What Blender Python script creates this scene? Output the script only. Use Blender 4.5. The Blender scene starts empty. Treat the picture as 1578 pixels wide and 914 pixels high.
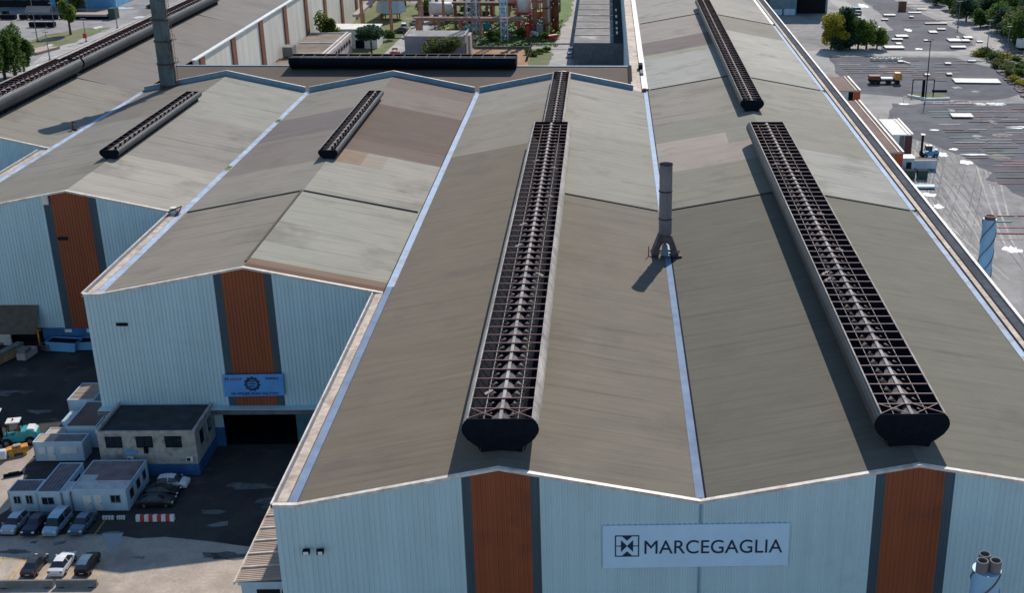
import bpy, bmesh, math, random
from mathutils import Vector, Matrix
R = math.radians
random.seed(7)
sc = bpy.context.scene
col = sc.collection
# ------------------------------------------------------------------ camera
CR = Vector((0.9995126382, -0.0301627982, 0.0080431136))
CU = Vector((0.0035192849, 0.3648887667, 0.9310444686))
CF = Vector((0.0310177482, 0.9305624071, -0.3648170853))
CP = Vector((27.82, 0.0, 79.98))
FL, PX, PY = 1909.255, 997.33, 447.07
cd = bpy.data.cameras.new('camera'); cam = bpy.data.objects.new('camera', cd); col.objects.link(cam)
cam.matrix_world = Matrix(((CR.x, CU.x, -CF.x, CP.x), (CR.y, CU.y, -CF.y, CP.y), (CR.z, CU.z, -CF.z, CP.z), (0, 0, 0, 1)))
cd.sensor_fit = 'HORIZONTAL'; cd.sensor_width = 36; cd.lens = FL / 1578 * 36
cd.shift_x = (789 - PX) / 1578; cd.shift_y = (PY - 457) / 1578
cd.clip_start = 1; cd.clip_end = 6000
sc.camera = cam
# ------------------------------------------------------------------ light
SUN_EL, SUN_AZ = R(39.5), R(15.5)
w = bpy.data.worlds.new('World'); sc.world = w; w.use_nodes = True
wn = w.node_tree.nodes; wn.clear()
sky = wn.new('ShaderNodeTexSky'); sky.sky_type = 'NISHITA'; sky.sun_disc = False
sky.sun_elevation = SUN_EL; sky.sun_rotation = SUN_AZ; sky.air_density = 1.3; sky.dust_density = 0.1; sky.ozone_density = 4.0
bg = wn.new('ShaderNodeBackground'); bg.inputs[1].default_value = 0.125
wo = wn.new('ShaderNodeOutputWorld')
w.node_tree.links.new(sky.outputs[0], bg.inputs[0]); w.node_tree.links.new(bg.outputs[0], wo.inputs[0])
sd = bpy.data.lights.new('sun', 'SUN'); sd.energy = 4.8; sd.angle = R(0.5); sd.color = (1.0, 0.93, 0.84)
sun = bpy.data.objects.new('sun', sd); col.objects.link(sun)
sv = Vector((math.sin(SUN_AZ) * math.cos(SUN_EL), math.cos(SUN_AZ) * math.cos(SUN_EL), math.sin(SUN_EL)))
sun.rotation_euler = sv.to_track_quat('Z', 'Y').to_euler(); sun.location = (60, 200, 150)
sc.view_settings.view_transform = 'Standard'; sc.view_settings.look = 'None'
sc.view_settings.exposure = 0.0; sc.view_settings.gamma = 1.0
sc.render.engine = 'CYCLES'

# ------------------------------------------------------------------ helpers
def lin(c):
    return tuple(((v / 255) / 12.92 if v / 255 <= 0.04045 else ((v / 255 + 0.055) / 1.055) ** 2.4) for v in c)

def G(px, py, z=0.0):
    """point of the plane z seen at a position of the photograph (site survey helper)"""
    d = CF + CR * ((px - PX) / FL) - CU * ((py - PY) / FL)
    return CP + d * ((z - CP.z) / d.z)

def tag(o, label=None, cat=None, group=None, kind=None):
    if label: o['label'] = label
    if cat: o['category'] = cat
    if group: o['group'] = group
    if kind: o['kind'] = kind
    return o

def thing(name, loc, label, cat, group=None, rz=0.0):
    o = bpy.data.objects.new(name, None); col.objects.link(o)
    o.location = loc; o.rotation_euler = (0, 0, rz); o.empty_display_size = 0.3
    return tag(o, label, cat, group)

def copy_tree(o, parent=None):
    c = o.copy(); col.objects.link(c); c.parent = parent
    for ch in o.children: copy_tree(ch, c)
    return c

class MB:
    def __init__(s): s.v = []; s.f = []; s.m = []; s.c = []
    def face(s, pts, m=0, c=None):
        b = len(s.v); s.v += [tuple(p) for p in pts]; s.f.append(tuple(range(b, b + len(pts)))); s.m.append(m); s.c.append(c)
    def box(s, x0, x1, y0, y1, z0, z1, m=0, c=None):
        b = len(s.v)
        s.v += [(x0, y0, z0), (x1, y0, z0), (x1, y1, z0), (x0, y1, z0), (x0, y0, z1), (x1, y0, z1), (x1, y1, z1), (x0, y1, z1)]
        for f in ((0, 3, 2, 1), (4, 5, 6, 7), (0, 1, 5, 4), (1, 2, 6, 5), (2, 3, 7, 6), (3, 0, 4, 7)):
            s.f.append(tuple(b + i for i in f)); s.m.append(m); s.c.append(c)
        return s
    def hexa(s, P, m=0, c=None):
        b = len(s.v); s.v += [tuple(p) for p in P]
        for f in ((0, 3, 2, 1), (4, 5, 6, 7), (0, 1, 5, 4), (1, 2, 6, 5), (2, 3, 7, 6), (3, 0, 4, 7)):
            s.f.append(tuple(b + i for i in f)); s.m.append(m); s.c.append(c)
        return s
    def bar(s, a, b, w, h=None, m=0, c=None):
        a, b = Vector(a), Vector(b); h = h or w; d = (b - a)
        if d.length < 1e-6: return s
        d.normalize(); up = Vector((0, 0, 1)) if abs(d.z) < 0.95 else Vector((0, 1, 0))
        r = d.cross(up).normalized() * (w / 2); u = r.cross(d).normalized() * (h / 2)
        return s.hexa([a - r - u, a + r - u, b + r - u, b - r - u, a - r + u, a + r + u, b + r + u, b - r + u], m, c)
    def tube(s, a, b, r0, r1=None, n=12, m=0, caps=True, c=None):
        a, b = Vector(a), Vector(b); r1 = r0 if r1 is None else r1; d = (b - a).normalized()
        up = Vector((0, 0, 1)) if abs(d.z) < 0.95 else Vector((0, 1, 0)); x = d.cross(up).normalized(); y = x.cross(d)
        k = len(s.v)
        for P, r in ((a, r0), (b, r1)):
            for i in range(n):
                t = 2 * math.pi * i / n; s.v.append(tuple(P + x * (r * math.cos(t)) + y * (r * math.sin(t))))
        for i in range(n):
            j = (i + 1) % n; s.f.append((k + i, k + j, k + n + j, k + n + i)); s.m.append(m); s.c.append(c)
        if caps:
            s.f.append(tuple(k + i for i in range(n))[::-1]); s.m.append(m); s.c.append(c)
            s.f.append(tuple(k + n + i for i in range(n))); s.m.append(m); s.c.append(c)
        return s
    def prism(s, poly, z0, z1, m=0, c=None):
        n = len(poly); k = len(s.v)
        s.v += [(p[0], p[1], z0) for p in poly] + [(p[0], p[1], z1) for p in poly]
        s.f.append(tuple(range(k, k + n))[::-1]); s.f.append(tuple(range(k + n, k + 2 * n))); s.m += [m, m]; s.c += [c, c]
        for i in range(n):
            j = (i + 1) % n; s.f.append((k + i, k + j, k + n + j, k + n + i)); s.m.append(m); s.c.append(c)
        return s
    def prism_y(s, poly, y0, y1, m=0, c=None):   # poly of (x,z) extruded along y
        n = len(poly); k = len(s.v)
        s.v += [(p[0], y0, p[1]) for p in poly] + [(p[0], y1, p[1]) for p in poly]
        s.f.append(tuple(range(k, k + n))); s.f.append(tuple(range(k + n, k + 2 * n))[::-1]); s.m += [m, m]; s.c += [c, c]
        for i in range(n):
            j = (i + 1) % n; s.f.append((k + j, k + i, k + n + i, k + n + j)); s.m.append(m); s.c.append(c)
        return s
    def prism_x(s, poly, x0, x1, m=0, c=None):   # poly of (y,z) extruded along x
        n = len(poly); k = len(s.v)
        s.v += [(x0, p[0], p[1]) for p in poly] + [(x1, p[0], p[1]) for p in poly]
        s.f.append(tuple(range(k, k + n))[::-1]); s.f.append(tuple(range(k + n, k + 2 * n))); s.m += [m, m]; s.c += [c, c]
        for i in range(n):
            j = (i + 1) % n; s.f.append((k + i, k + j, k + n + j, k + n + i)); s.m.append(m); s.c.append(c)
        return s
    def build(s, name, mats, parent=None, smooth=False, bevel=0.0, world=True, fixn=False):
        off = Vector((0, 0, 0))
        if parent is not None and world:
            q = parent
            while q is not None: off += Vector(q.location); q = q.parent
        me = bpy.data.meshes.new(name)
        me.from_pydata([(v[0] - off.x, v[1] - off.y, v[2] - off.z) for v in s.v], [], s.f)
        if not isinstance(mats, (list, tuple)): mats = [mats]
        for m in mats: me.materials.append(m)
        me.polygons.foreach_set('material_index', s.m)
        if smooth: me.polygons.foreach_set('use_smooth', [True] * len(s.f))
        if any(c is not None for c in s.c):
            at = me.color_attributes.new('Col', 'FLOAT_COLOR', 'CORNER'); buf = []
            for f, c in zip(s.f, s.c): buf += list((c or (0.2, 0.2, 0.2)) + (1.0,)) * len(f)
            at.data.foreach_set('color', buf)
        me.update()
        if fixn or bevel:
            bm = bmesh.new(); bm.from_mesh(me)
            if fixn: bmesh.ops.recalc_face_normals(bm, faces=bm.faces)
            bm.to_mesh(me); bm.free()
        o = bpy.data.objects.new(name, me); col.objects.link(o); o.parent = parent
        if bevel:
            md = o.modifiers.new('bevel', 'BEVEL'); md.width = bevel; md.segments = 2; md.limit_method = 'ANGLE'
        return o

# ------------------------------------------------------------------ materials
_mc = {}
def mat(name, c, rough=0.7, metal=0.0, var=0.15, scale=1.0, stretch=(1, 1, 1), stain=None, stain_amt=0.0, bump=0.0, bscale=8.0,
        attr=False, spec=0.4, emit=None, coord='Object', fine=0.0, stain_scale=0.12, stain_pos=0.55, streak=None):
    if name in _mc: return _mc[name]
    m = bpy.data.materials.new(name); m.use_nodes = True; nt = m.node_tree; N = nt.nodes; L = nt.links
    b = N['Principled BSDF']; b.inputs['Roughness'].default_value = rough; b.inputs['Metallic'].default_value = metal
    b.inputs['Specular IOR Level'].default_value = spec
    tc = N.new('ShaderNodeTexCoord'); mp = N.new('ShaderNodeMapping'); mp.inputs['Scale'].default_value = stretch
    L.new(tc.outputs[coord], mp.inputs[0])
    def noise(sc_, det=6, src=mp, ro=0.55):
        n = N.new('ShaderNodeTexNoise'); n.inputs['Scale'].default_value = sc_; n.inputs['Detail'].default_value = det
        n.inputs['Roughness'].default_value = ro
        L.new(src.outputs[0], n.inputs['Vector']); return n
    def mul(colsock, facsock, lo, hi, f0=0.3, f1=0.7):
        r = N.new('ShaderNodeMapRange'); r.inputs[1].default_value = f0; r.inputs[2].default_value = f1
        r.inputs[3].default_value = lo; r.inputs[4].default_value = hi; L.new(facsock, r.inputs[0])
        v = N.new('ShaderNodeVectorMath'); v.operation = 'SCALE'; L.new(colsock, v.inputs[0]); L.new(r.outputs[0], v.inputs['Scale'])
        return v.outputs[0]
    if attr:
        a = N.new('ShaderNodeAttribute'); a.attribute_name = 'Col'; cs = a.outputs['Color']
    else:
        rgb = N.new('ShaderNodeRGB'); rgb.outputs[0].default_value = (*c, 1); cs = rgb.outputs[0]
    if var:
        cs = mul(cs, noise(scale).outputs[0], 1 - var, 1 + var)
        mpb = N.new('ShaderNodeMapping'); L.new(tc.outputs[coord], mpb.inputs[0])
        cs = mul(cs, noise(scale * 0.13, 4, mpb).outputs[0], 1 - var * 0.7, 1 + var * 0.7)
    if fine:
        mpf = N.new('ShaderNodeMapping'); L.new(tc.outputs[coord], mpf.inputs[0])
        cs = mul(cs, noise(scale * 12, 3, mpf).outputs[0], 1 - fine, 1 + fine)
    for (st, am, ss, sp_, strt) in ([(stain, stain_amt, stain_scale, stain_pos, (1, 1, 1))] if stain else []) + (streak or []):
        mps = N.new('ShaderNodeMapping'); mps.inputs['Scale'].default_value = strt; mps.inputs['Location'].default_value = (13.1, 7.7, 3.3)
        L.new(tc.outputs[coord], mps.inputs[0])
        n = noise(ss, 7, mps, 0.62); r = N.new('ShaderNodeMapRange')
        r.inputs[1].default_value = sp_; r.inputs[2].default_value = sp_ + 0.12; r.inputs[3].default_value = 0; r.inputs[4].default_value = am
        L.new(n.outputs[0], r.inputs[0])
        mx = N.new('ShaderNodeMix'); mx.data_type = 'RGBA'; L.new(r.outputs[0], mx.inputs[0]); L.new(cs, mx.inputs[6]); mx.inputs[7].default_value = (*st, 1)
        cs = mx.outputs[2]
    L.new(cs, b.inputs['Base Color'])
    if bump:
        bp = N.new('ShaderNodeBump'); bp.inputs['Strength'].default_value = bump; bp.inputs['Distance'].default_value = 0.05
        L.new(noise(bscale).outputs[0], bp.inputs['Height']); L.new(bp.outputs[0], b.inputs['Normal'])
    if emit: b.inputs['Emission Color'].default_value = (*emit, 1); b.inputs['Emission Strength'].default_value = 1
    _mc[name] = m; return m

M = {}
M['roof'] = mat('roofing', (0, 0, 0), 0.9, var=0.075, scale=1.6, stretch=(0.04, 1.0, 0.3), attr=True, fine=0.09, spec=0.15,
                bump=0.5, bscale=2.6, streak=[((0.085, 0.075, 0.066), 0.42, 0.8, 0.56, (0.05, 1.2, 0.2)), ((0.09, 0.08, 0.07), 0.30, 0.12, 0.55, (1, 1, 1)), ((0.16, 0.10, 0.065), 0.22, 0.22, 0.62, (0.5, 1, 1)), ((0.25, 0.245, 0.22), 0.22, 0.3, 0.62, (0.07, 0.6, 0.2)), ((0.10, 0.085, 0.06), 0.25, 0.05, 0.58, (1, 1, 1))])
WALL = (0.47, 0.63, 0.68)
M['wall'] = mat('ribbed_cladding', WALL, 0.6, var=0.055, scale=0.7, stretch=(1.3, 1.3, 0.06), spec=0.3, stain=(0.38, 0.50, 0.54), stain_amt=0.3, stain_scale=0.35, stain_pos=0.55)
M['orange'] = mat('rust_orange_cladding', (0.27, 0.070, 0.026), 0.6, var=0.14, scale=0.6, stretch=(1.2, 1.2, 0.08), stain=(0.10, 0.035, 0.025), stain_amt=0.6, stain_scale=0.1)
M['strip'] = mat('dark_grey_cladding', (0.05, 0.085, 0.11), 0.6, var=0.15, scale=0.8, stretch=(1.2, 1.2, 0.08))
M['trim'] = mat('pale_trim', (0.62, 0.56, 0.50), 0.5, var=0.25, scale=1.5, stain=(0.35, 0.2, 0.13), stain_amt=0.6, stain_scale=0.5)
M['gutternear'] = mat('near_gutter_sheet', (0.20, 0.26, 0.36), 0.9, spec=0.1, var=0.15, scale=0.5, stain=(0.26, 0.24, 0.26), stain_amt=0.6, stain_scale=0.3)
M['gutter'] = mat('gutter_sheet', (0.36, 0.45, 0.58), 0.75, spec=0.2, var=0.12, scale=0.6, stain=(0.36, 0.31, 0.28), stain_amt=0.55, stain_scale=0.35, stain_pos=0.56)
M['gutter2'] = mat('patched_gutter_sheet', (0.36, 0.45, 0.58), 0.75, spec=0.2, var=0.15, scale=0.8, stain=(0.33, 0.27, 0.23), stain_amt=0.8, stain_scale=0.6, stain_pos=0.5)
M['walk'] = mat('walkway_boards', (0.48, 0.39, 0.31), 0.8, var=0.3, scale=1.2, fine=0.15, stain=(0.28, 0.19, 0.15), stain_amt=0.7, stain_scale=0.3)
M['channel'] = mat('dark_channel', (0.08, 0.088, 0.105), 0.95, spec=0.05, var=0.25, scale=0.8)
M['rim'] = mat('grey_rim', (0.15, 0.16, 0.175), 0.85, spec=0.15, var=0.2, scale=1)
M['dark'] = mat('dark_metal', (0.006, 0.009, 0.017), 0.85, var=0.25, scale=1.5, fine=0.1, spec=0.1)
M['ventshell'] = mat('ventilator_sheet', (0.042, 0.046, 0.056), 0.55, metal=0.1, var=0.25, scale=0.6, stretch=(1, 1, 0.3), fine=0.12, spec=0.3)
M['ventlight'] = mat('ventilator_pale_sheet', (0.34, 0.31, 0.285), 0.8, spec=0.15, var=0.3, scale=0.8, stain=(0.25, 0.17, 0.14), stain_amt=0.5, stain_scale=0.5)
M['ventrust'] = mat('ventilator_primer_bar', (0.22, 0.10, 0.09), 0.6, var=0.3, scale=1)
M['skirt'] = mat('skirt_steel', (0.13, 0.10, 0.10), 0.8, var=0.3, scale=1.2)
M['deflect'] = mat('deflector_sheet', (0.15, 0.137, 0.134), 0.9, spec=0.05, var=0.25, scale=0.7, stain=(0.25, 0.2, 0.18), stain_amt=0.5, stain_scale=0.3)
M['black'] = mat('black_void', (0.006, 0.007, 0.01), 0.9, var=0)
M['bandblue'] = mat('blue_grey_flashing', (0.17, 0.30, 0.40), 0.5, var=0.15, scale=1)
M['joint'] = mat('joint_cover', (0.06, 0.06, 0.055), 0.8, var=0.3, scale=1)
M['banner'] = mat('banner_cloth', (0.52, 0.72, 0.90), 0.85, spec=0.1, var=0.05, scale=0.5)
M['banner2'] = mat('small_banner_cloth', (0.10, 0.33, 0.72), 0.6, var=0.12, scale=0.6)
M['ink'] = mat('navy_print', (0.010, 0.022, 0.060), 0.6, var=0)
M['redink'] = mat('red_print', (0.28, 0.06, 0.16), 0.6, var=0)
M['white'] = mat('white_paint', (0.72, 0.72, 0.70), 0.5, var=0.12, scale=0.8, stain=(0.4, 0.33, 0.27), stain_amt=0.3, stain_scale=0.3)
M['steel'] = mat('chimney_steel', (0.22, 0.21, 0.235), 0.55, metal=0.2, var=0.3, scale=0.8, stretch=(1, 1, 0.4), stain=(0.22, 0.09, 0.04), stain_amt=0.7, stain_scale=0.45, stain_pos=0.58)
M['steeldark'] = mat('chimney_dark_steel', (0.05, 0.04, 0.04), 0.7, var=0.4, scale=1.2, stain=(0.12, 0.05, 0.03), stain_amt=0.6, stain_scale=0.8)
M['concrete'] = mat('concrete', (0.30, 0.28, 0.25), 0.9, var=0.2, scale=1, fine=0.1)
M['gconc'] = mat('grey_concrete', (0.17, 0.17, 0.165), 0.9, var=0.25, scale=1, fine=0.1)
M['bluepl'] = mat('blue_plinth', (0.035, 0.125, 0.30), 0.7, var=0.25, scale=0.7, stain=(0.03, 0.07, 0.14), stain_amt=0.6, stain_scale=0.4)
M['plaster'] = mat('stained_plaster', (0.40, 0.38, 0.35), 0.9, var=0.2, scale=1.4, stain=(0.20, 0.17, 0.15), stain_amt=0.7, stain_scale=0.8, stain_pos=0.52)
M['tar'] = mat('tar_roof', (0.035, 0.042, 0.045), 0.9, var=0.3, scale=0.6)
M['cabin'] = mat('cabin_panel', (0.44, 0.58, 0.68), 0.5, var=0.1, scale=0.8, stretch=(1, 1, 0.3), stain=(0.3, 0.3, 0.3), stain_amt=0.3, stain_scale=0.7)
M['cabinroof'] = mat('ribbed_cabin_roof', (0.17, 0.15, 0.16), 0.7, var=0.25, scale=1, stain=(0.25, 0.12, 0.09), stain_amt=0.4, stain_scale=0.6)
M['cabinroofw'] = mat('pale_cabin_roof', (0.52, 0.52, 0.50), 0.7, var=0.2, scale=1, stain=(0.3, 0.16, 0.10), stain_amt=0.7, stain_scale=0.7, stain_pos=0.6)
M['brownroof'] = mat('brown_roof', (0.16, 0.10, 0.085), 0.9, var=0.2, scale=0.5, stain=(0.24, 0.17, 0.13), stain_amt=0.5, stain_scale=0.15)
M['brownroof2'] = mat('terrace_roof', (0.16, 0.125, 0.10), 0.9, var=0.3, scale=0.3, stain=(0.28, 0.2, 0.14), stain_amt=0.6, stain_scale=0.1, stain_pos=0.5)
M['beigeroof'] = mat('beige_ribbed_roof', (0.40, 0.30, 0.235), 0.8, var=0.18, scale=0.8, stretch=(0.1, 1.6, 1), stain=(0.52, 0.42, 0.34), stain_amt=0.5, stain_scale=0.3)
M['glass'] = mat('window_glass', (0.015, 0.022, 0.03), 0.08, var=0, spec=0.8)
M['frame'] = mat('window_frame', (0.30, 0.33, 0.36), 0.5, var=0)
M['tyre'] = mat('tyre_rubber', (0.012, 0.012, 0.012), 0.9, var=0)
M['hub'] = mat('wheel_rim', (0.35, 0.35, 0.37), 0.3, metal=0.8, var=0)
M['lamp'] = mat('headlight_lens', (0.7, 0.75, 0.8), 0.15, var=0, spec=0.8)
M['tail'] = mat('tail_light_lens', (0.35, 0.015, 0.02), 0.2, var=0)
M['plate'] = mat('number_plate', (0.6, 0.6, 0.6), 0.4, var=0)
M['red'] = mat('red_paint', (0.48, 0.035, 0.03), 0.5, var=0.12, scale=1)
M['redor'] = mat('orange_red_sheet', (0.50, 0.085, 0.03), 0.6, var=0.2, scale=0.6, stretch=(1, 1, 0.3))
M['teal'] = mat('teal_paint', (0.03, 0.33, 0.36), 0.35, var=0.15, scale=1)
M['yellow'] = mat('yellow_paint', (0.55, 0.30, 0.04), 0.5, var=0.2, scale=1)
M['orangemach'] = mat('orange_machine', (0.62, 0.27, 0.05), 0.5, var=0.25, scale=1.2, stain=(0.5, 0.45, 0.4), stain_amt=0.5, stain_scale=0.8)
M['greend'] = mat('dark_green_paint', (0.02, 0.06, 0.05), 0.5, var=0.2, scale=1)
M['wood'] = mat('crate_timber', (0.34, 0.22, 0.11), 0.8, var=0.3, scale=2)
M['rustred'] = mat('rust_brown_steel', (0.20, 0.075, 0.045), 0.7, var=0.3, scale=0.8)
M['pipeor'] = mat('pipe_rack_steel', (0.40, 0.19, 0.13), 0.7, var=0.3, scale=0.5)
M['spiral'] = mat('blue_white_chimney', (0.27, 0.46, 0.66), 0.5, var=0.08, scale=0.8)
M['strake'] = mat('strake_brown', (0.13, 0.10, 0.09), 0.6, var=0.2, scale=1)
M['pinkwall'] = mat('pinkish_render', (0.42, 0.35, 0.33), 0.9, var=0.15, scale=0.5)
M['cream'] = mat('cream_cladding', (0.66, 0.62, 0.54), 0.7, var=0.12, scale=0.3, stretch=(1, 1, 0.2))
M['brown'] = mat('brown_pilaster', (0.20, 0.075, 0.04), 0.7, var=0.2, scale=0.5)
M['bluebld'] = mat('blue_sheet', (0.12, 0.33, 0.55), 0.6, var=0.15, scale=0.3)
M['slab'] = mat('white_sheet_stack', (0.66, 0.64, 0.58), 0.7, var=0.12, scale=0.5)
M['pale_patch'] = mat('pale_patch_sheet', (0.58, 0.62, 0.64), 0.35, var=0.2, scale=0.4)  # whiteness is in the base colour, with a slight gloss
M['puddle'] = mat('standing_water', (0.10, 0.12, 0.14), 0.05, var=0, spec=1.0)
M['grass'] = mat('grass_blades', (0.09, 0.15, 0.03), 0.9, var=0.35, scale=0.3, stain=(0.18, 0.17, 0.06), stain_amt=0.6, stain_scale=0.12)
M['trunk'] = mat('bark', (0.07, 0.05, 0.035), 0.9, var=0.3, scale=3)
def leafmat(n, c, t=0.0):
    m = mat(n, c, 0.7, var=0.5, scale=0.9, spec=0.2, fine=0.3); nt = m.node_tree; N = nt.nodes; L = nt.links
    b = N['Principled BSDF']; out = [x for x in N if x.type == 'OUTPUT_MATERIAL'][0]
    tr = N.new('ShaderNodeBsdfTranslucent'); mx = N.new('ShaderNodeMixShader'); mx.inputs[0].default_value = 0.45
    L.new(b.inputs['Base Color'].links[0].from_socket, tr.inputs[0]); L.new(b.outputs[0], mx.inputs[1]); L.new(tr.outputs[0], mx.inputs[2]); L.new(mx.outputs[0], out.inputs[0])
    return m
M['leafg'] = leafmat('green_leaves', (0.085, 0.15, 0.035))
M['leafd'] = leafmat('dark_leaves', (0.05, 0.10, 0.055))
M['leafy'] = leafmat('yellow_leaves', (0.30, 0.28, 0.03))
M['leafb'] = leafmat('bright_leaves', (0.13, 0.19, 0.035))
M['leafo'] = leafmat('olive_leaves', (0.13, 0.155, 0.055))

_rm = M['roof']; _nt = _rm.node_tree; _N = _nt.nodes; _L = _nt.links; _b = _N['Principled BSDF']
_tc = _N.new('ShaderNodeTexCoord'); _w = _N.new('ShaderNodeTexWave'); _w.wave_type = 'BANDS'; _w.bands_direction = 'Y'; _w.wave_profile = 'SAW'
_w.inputs['Scale'].default_value = 0.155; _w.inputs['Distortion'].default_value = 0.6; _w.inputs['Detail'].default_value = 1
_L.new(_tc.outputs['Object'], _w.inputs[0]); _mr = _N.new('ShaderNodeMapRange')
for _i, _v in ((1, 0.0), (2, 0.12), (3, 0.86), (4, 1.0)): _mr.inputs[_i].default_value = _v
_L.new(_w.outputs['Fac'], _mr.inputs[0]); _vm = _N.new('ShaderNodeVectorMath'); _vm.operation = 'SCALE'
_L.new(_b.inputs['Base Color'].links[0].from_socket, _vm.inputs[0]); _L.new(_mr.outputs[0], _vm.inputs['Scale']); _L.new(_vm.outputs[0], _b.inputs['Base Color'])
# ------------------------------------------------------------------ ground
def gmat(name, a, b2, sc_, pos, extra, rough=0.95, bump=0.3):
    return mat(name, a, rough, var=0.2, scale=0.25, fine=0.12, spec=0.25, stain=b2, stain_amt=0.75, stain_scale=sc_, stain_pos=pos, streak=extra, bump=bump, bscale=3.0)
M['ground'] = gmat('dusty_ground', (0.27, 0.255, 0.245), (0.36, 0.345, 0.335), 0.03, 0.5, [((0.14, 0.138, 0.14), 0.75, 0.045, 0.56, (1, .6, 1)), ((0.20, 0.19, 0.185), 0.6, 0.3, 0.6, (2.5, .35, 1)), ((0.46, 0.44, 0.42), 0.5, 0.25, 0.62, (1.2, 0.3, 1))])
M['pad'] = gmat('dark_asphalt', (0.10, 0.10, 0.115), (0.15, 0.145, 0.155), 0.06, 0.5, [((0.26, 0.25, 0.25), 0.55, 0.12, 0.62, (0.5, 1.6, 1)), ((0.10, 0.17, 0.16), 0.3, 0.3, 0.6, (0.15, 1.5, 1)), ((0.24, 0.12, 0.11), 0.4, 0.33, 0.62, (0.1, 1.8, 1))])
M['yard'] = gmat('shade_toned_asphalt', (0.055, 0.050, 0.047), (0.028, 0.027, 0.029), 0.12, 0.48, [((0.17, 0.16, 0.15), 0.5, 0.2, 0.6, (1, 1.8, 1)), ((0.14, 0.13, 0.12), 0.4, 0.9, 0.64, (1, 1, 1))])  # asphalt, with the halls' shade painted into its dark colour
M['apron'] = gmat('sun_toned_concrete', (0.41, 0.34, 0.28), (0.29, 0.24, 0.195), 0.15, 0.52, [((0.40, 0.35, 0.30), 0.6, 0.12, 0.56, (1, 1, 1)), ((0.10, 0.085, 0.07), 0.6, 0.5, 0.68, (1, 1, 1))])  # concrete in the pale tone of the sunlit ground
M['road'] = gmat('pale_road', (0.36, 0.34, 0.32), (0.43, 0.41, 0.39), 0.06, 0.5, [((0.25, 0.24, 0.23), 0.5, 0.15, 0.6, (1, 1, 1))])
M['earth'] = gmat('rust_earth', (0.34, 0.20, 0.11), (0.30, 0.23, 0.12), 0.1, 0.55, [])
M['verge'] = gmat('grassy_verge', (0.13, 0.15, 0.06), (0.20, 0.18, 0.10), 0.1, 0.5, [((0.26, 0.235, 0.21), 0.8, 0.12, 0.56, (1, 1, 1))])
M['track'] = gmat('wheel_worn_dust', (0.20, 0.19, 0.185), (0.25, 0.24, 0.23), 0.2, 0.5, [])
M['dust'] = gmat('pale_dust', (0.40, 0.385, 0.365), (0.33, 0.315, 0.30), 0.2, 0.5, [])
M['paint'] = mat('yellow_line_paint', (0.50, 0.32, 0.08), 0.8, var=0.3, scale=2)

def jag(poly, amp=1.0, step=4.0, seed=1):
    rr = random.Random(seed); out = []
    for i in range(len(poly)):
        a = Vector(poly[i]); b = Vector(poly[(i + 1) % len(poly)]); d = b - a; n = max(1, int(d.length / step)); pr = Vector((-d.y, d.x)).normalized()
        for k in range(n):
            out.append(tuple(a + d * (k / n) + pr * (rr.uniform(-amp, amp) if k else 0)))
    return out
def sheet(name, poly, z, m, kind='structure', amp=0.0, step=4.0, seed=1):
    if amp: poly = jag(poly, amp, step, seed)
    b = MB(); b.face([(p[0], p[1], z) for p in poly]); o = b.build(name, m)
    bm = bmesh.new(); bm.from_mesh(o.data); bmesh.ops.triangulate(bm, faces=bm.faces, ngon_method='EAR_CLIP')
    for f in bm.faces:
        if f.normal.z < 0: f.normal_flip()
    bm.to_mesh(o.data); bm.free()
    return tag(o, kind=kind)
b = MB()
for i in range(-12, 13):
    for j in range(-4, 26): b.face([(i * 120, j * 120, 0), (i * 120 + 120, j * 120, 0), (i * 120 + 120, j * 120 + 120, 0), (i * 120, j * 120 + 120, 0)])
tag(b.build('ground', M['ground']), kind='structure')
sheet('pavement', [(-110, 126), (-46.8, 127.2), (-44.8, 132), (-45.8, 138), (-47.4, 143), (-47.2, 147.5), (-60, 150), (-110, 151)], 0.0115, M['apron'], amp=0.5, step=3, seed=44)  # paler sheet paints the sunlit strip inside the dark yard
def P2(*a): return [tuple(G(x, y)[:2]) for x, y in a]
sheet('yard', [(-110, 127.5), (-57, 126.8), (-24, 125.6), (-12, 123), (-1.9, 124), (-1.9, 150), (-34, 152), (-37, 184), (-110, 184)], 0.008, M['yard'], amp=0.5, step=3, seed=4)  # dark-toned sheet drawn over the shaded part of the yard
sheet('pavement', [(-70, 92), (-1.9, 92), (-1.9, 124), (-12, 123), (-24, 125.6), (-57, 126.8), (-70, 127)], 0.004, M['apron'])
sheet('storage_pad', [(103, 316), (112, 300), (118, 268), (119, 225), (122, 180), (220, 180), (220, 345), (160, 350), (131, 352), (110, 352)], 0.006, M['pad'], amp=2.5, step=5, seed=5)
sheet('storage_pad', [(102, 365), (122, 357), (140, 356), (163, 372), (158, 398), (147, 422), (104, 424), (101, 395)], 0.007, M['pad'], amp=1.0, step=6, seed=6)
sheet('storage_pad', [(118, 434), (150, 434), (160, 446), (163, 468), (160, 505), (155, 560), (142, 575), (141, 520), (138, 478), (124, 470)], 0.0065, M['pad'], amp=1.0, step=6, seed=7)
sheet('road', [(98, 425), (150, 425.5), (163, 433), (172, 446), (174, 470), (173, 490), (168, 540), (165, 620), (158, 620), (159, 545), (165, 490), (166, 462), (160, 443), (150, 434), (98, 434)], 0.011, M['road'], amp=0.25, step=4, seed=8)
sheet('road', [(112, 434), (124, 434), (130, 470), (134, 520), (132, 620), (124, 620), (127, 520), (122, 478)], 0.015, M['road'], amp=0.4, step=5, seed=9)
sheet('verge', [(150, 357), (158, 376), (158, 398), (154, 424), (166, 434), (178, 440), (230, 440), (230, 330), (172, 340)], 0.016, M['verge'], amp=2, step=5, seed=10)
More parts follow.
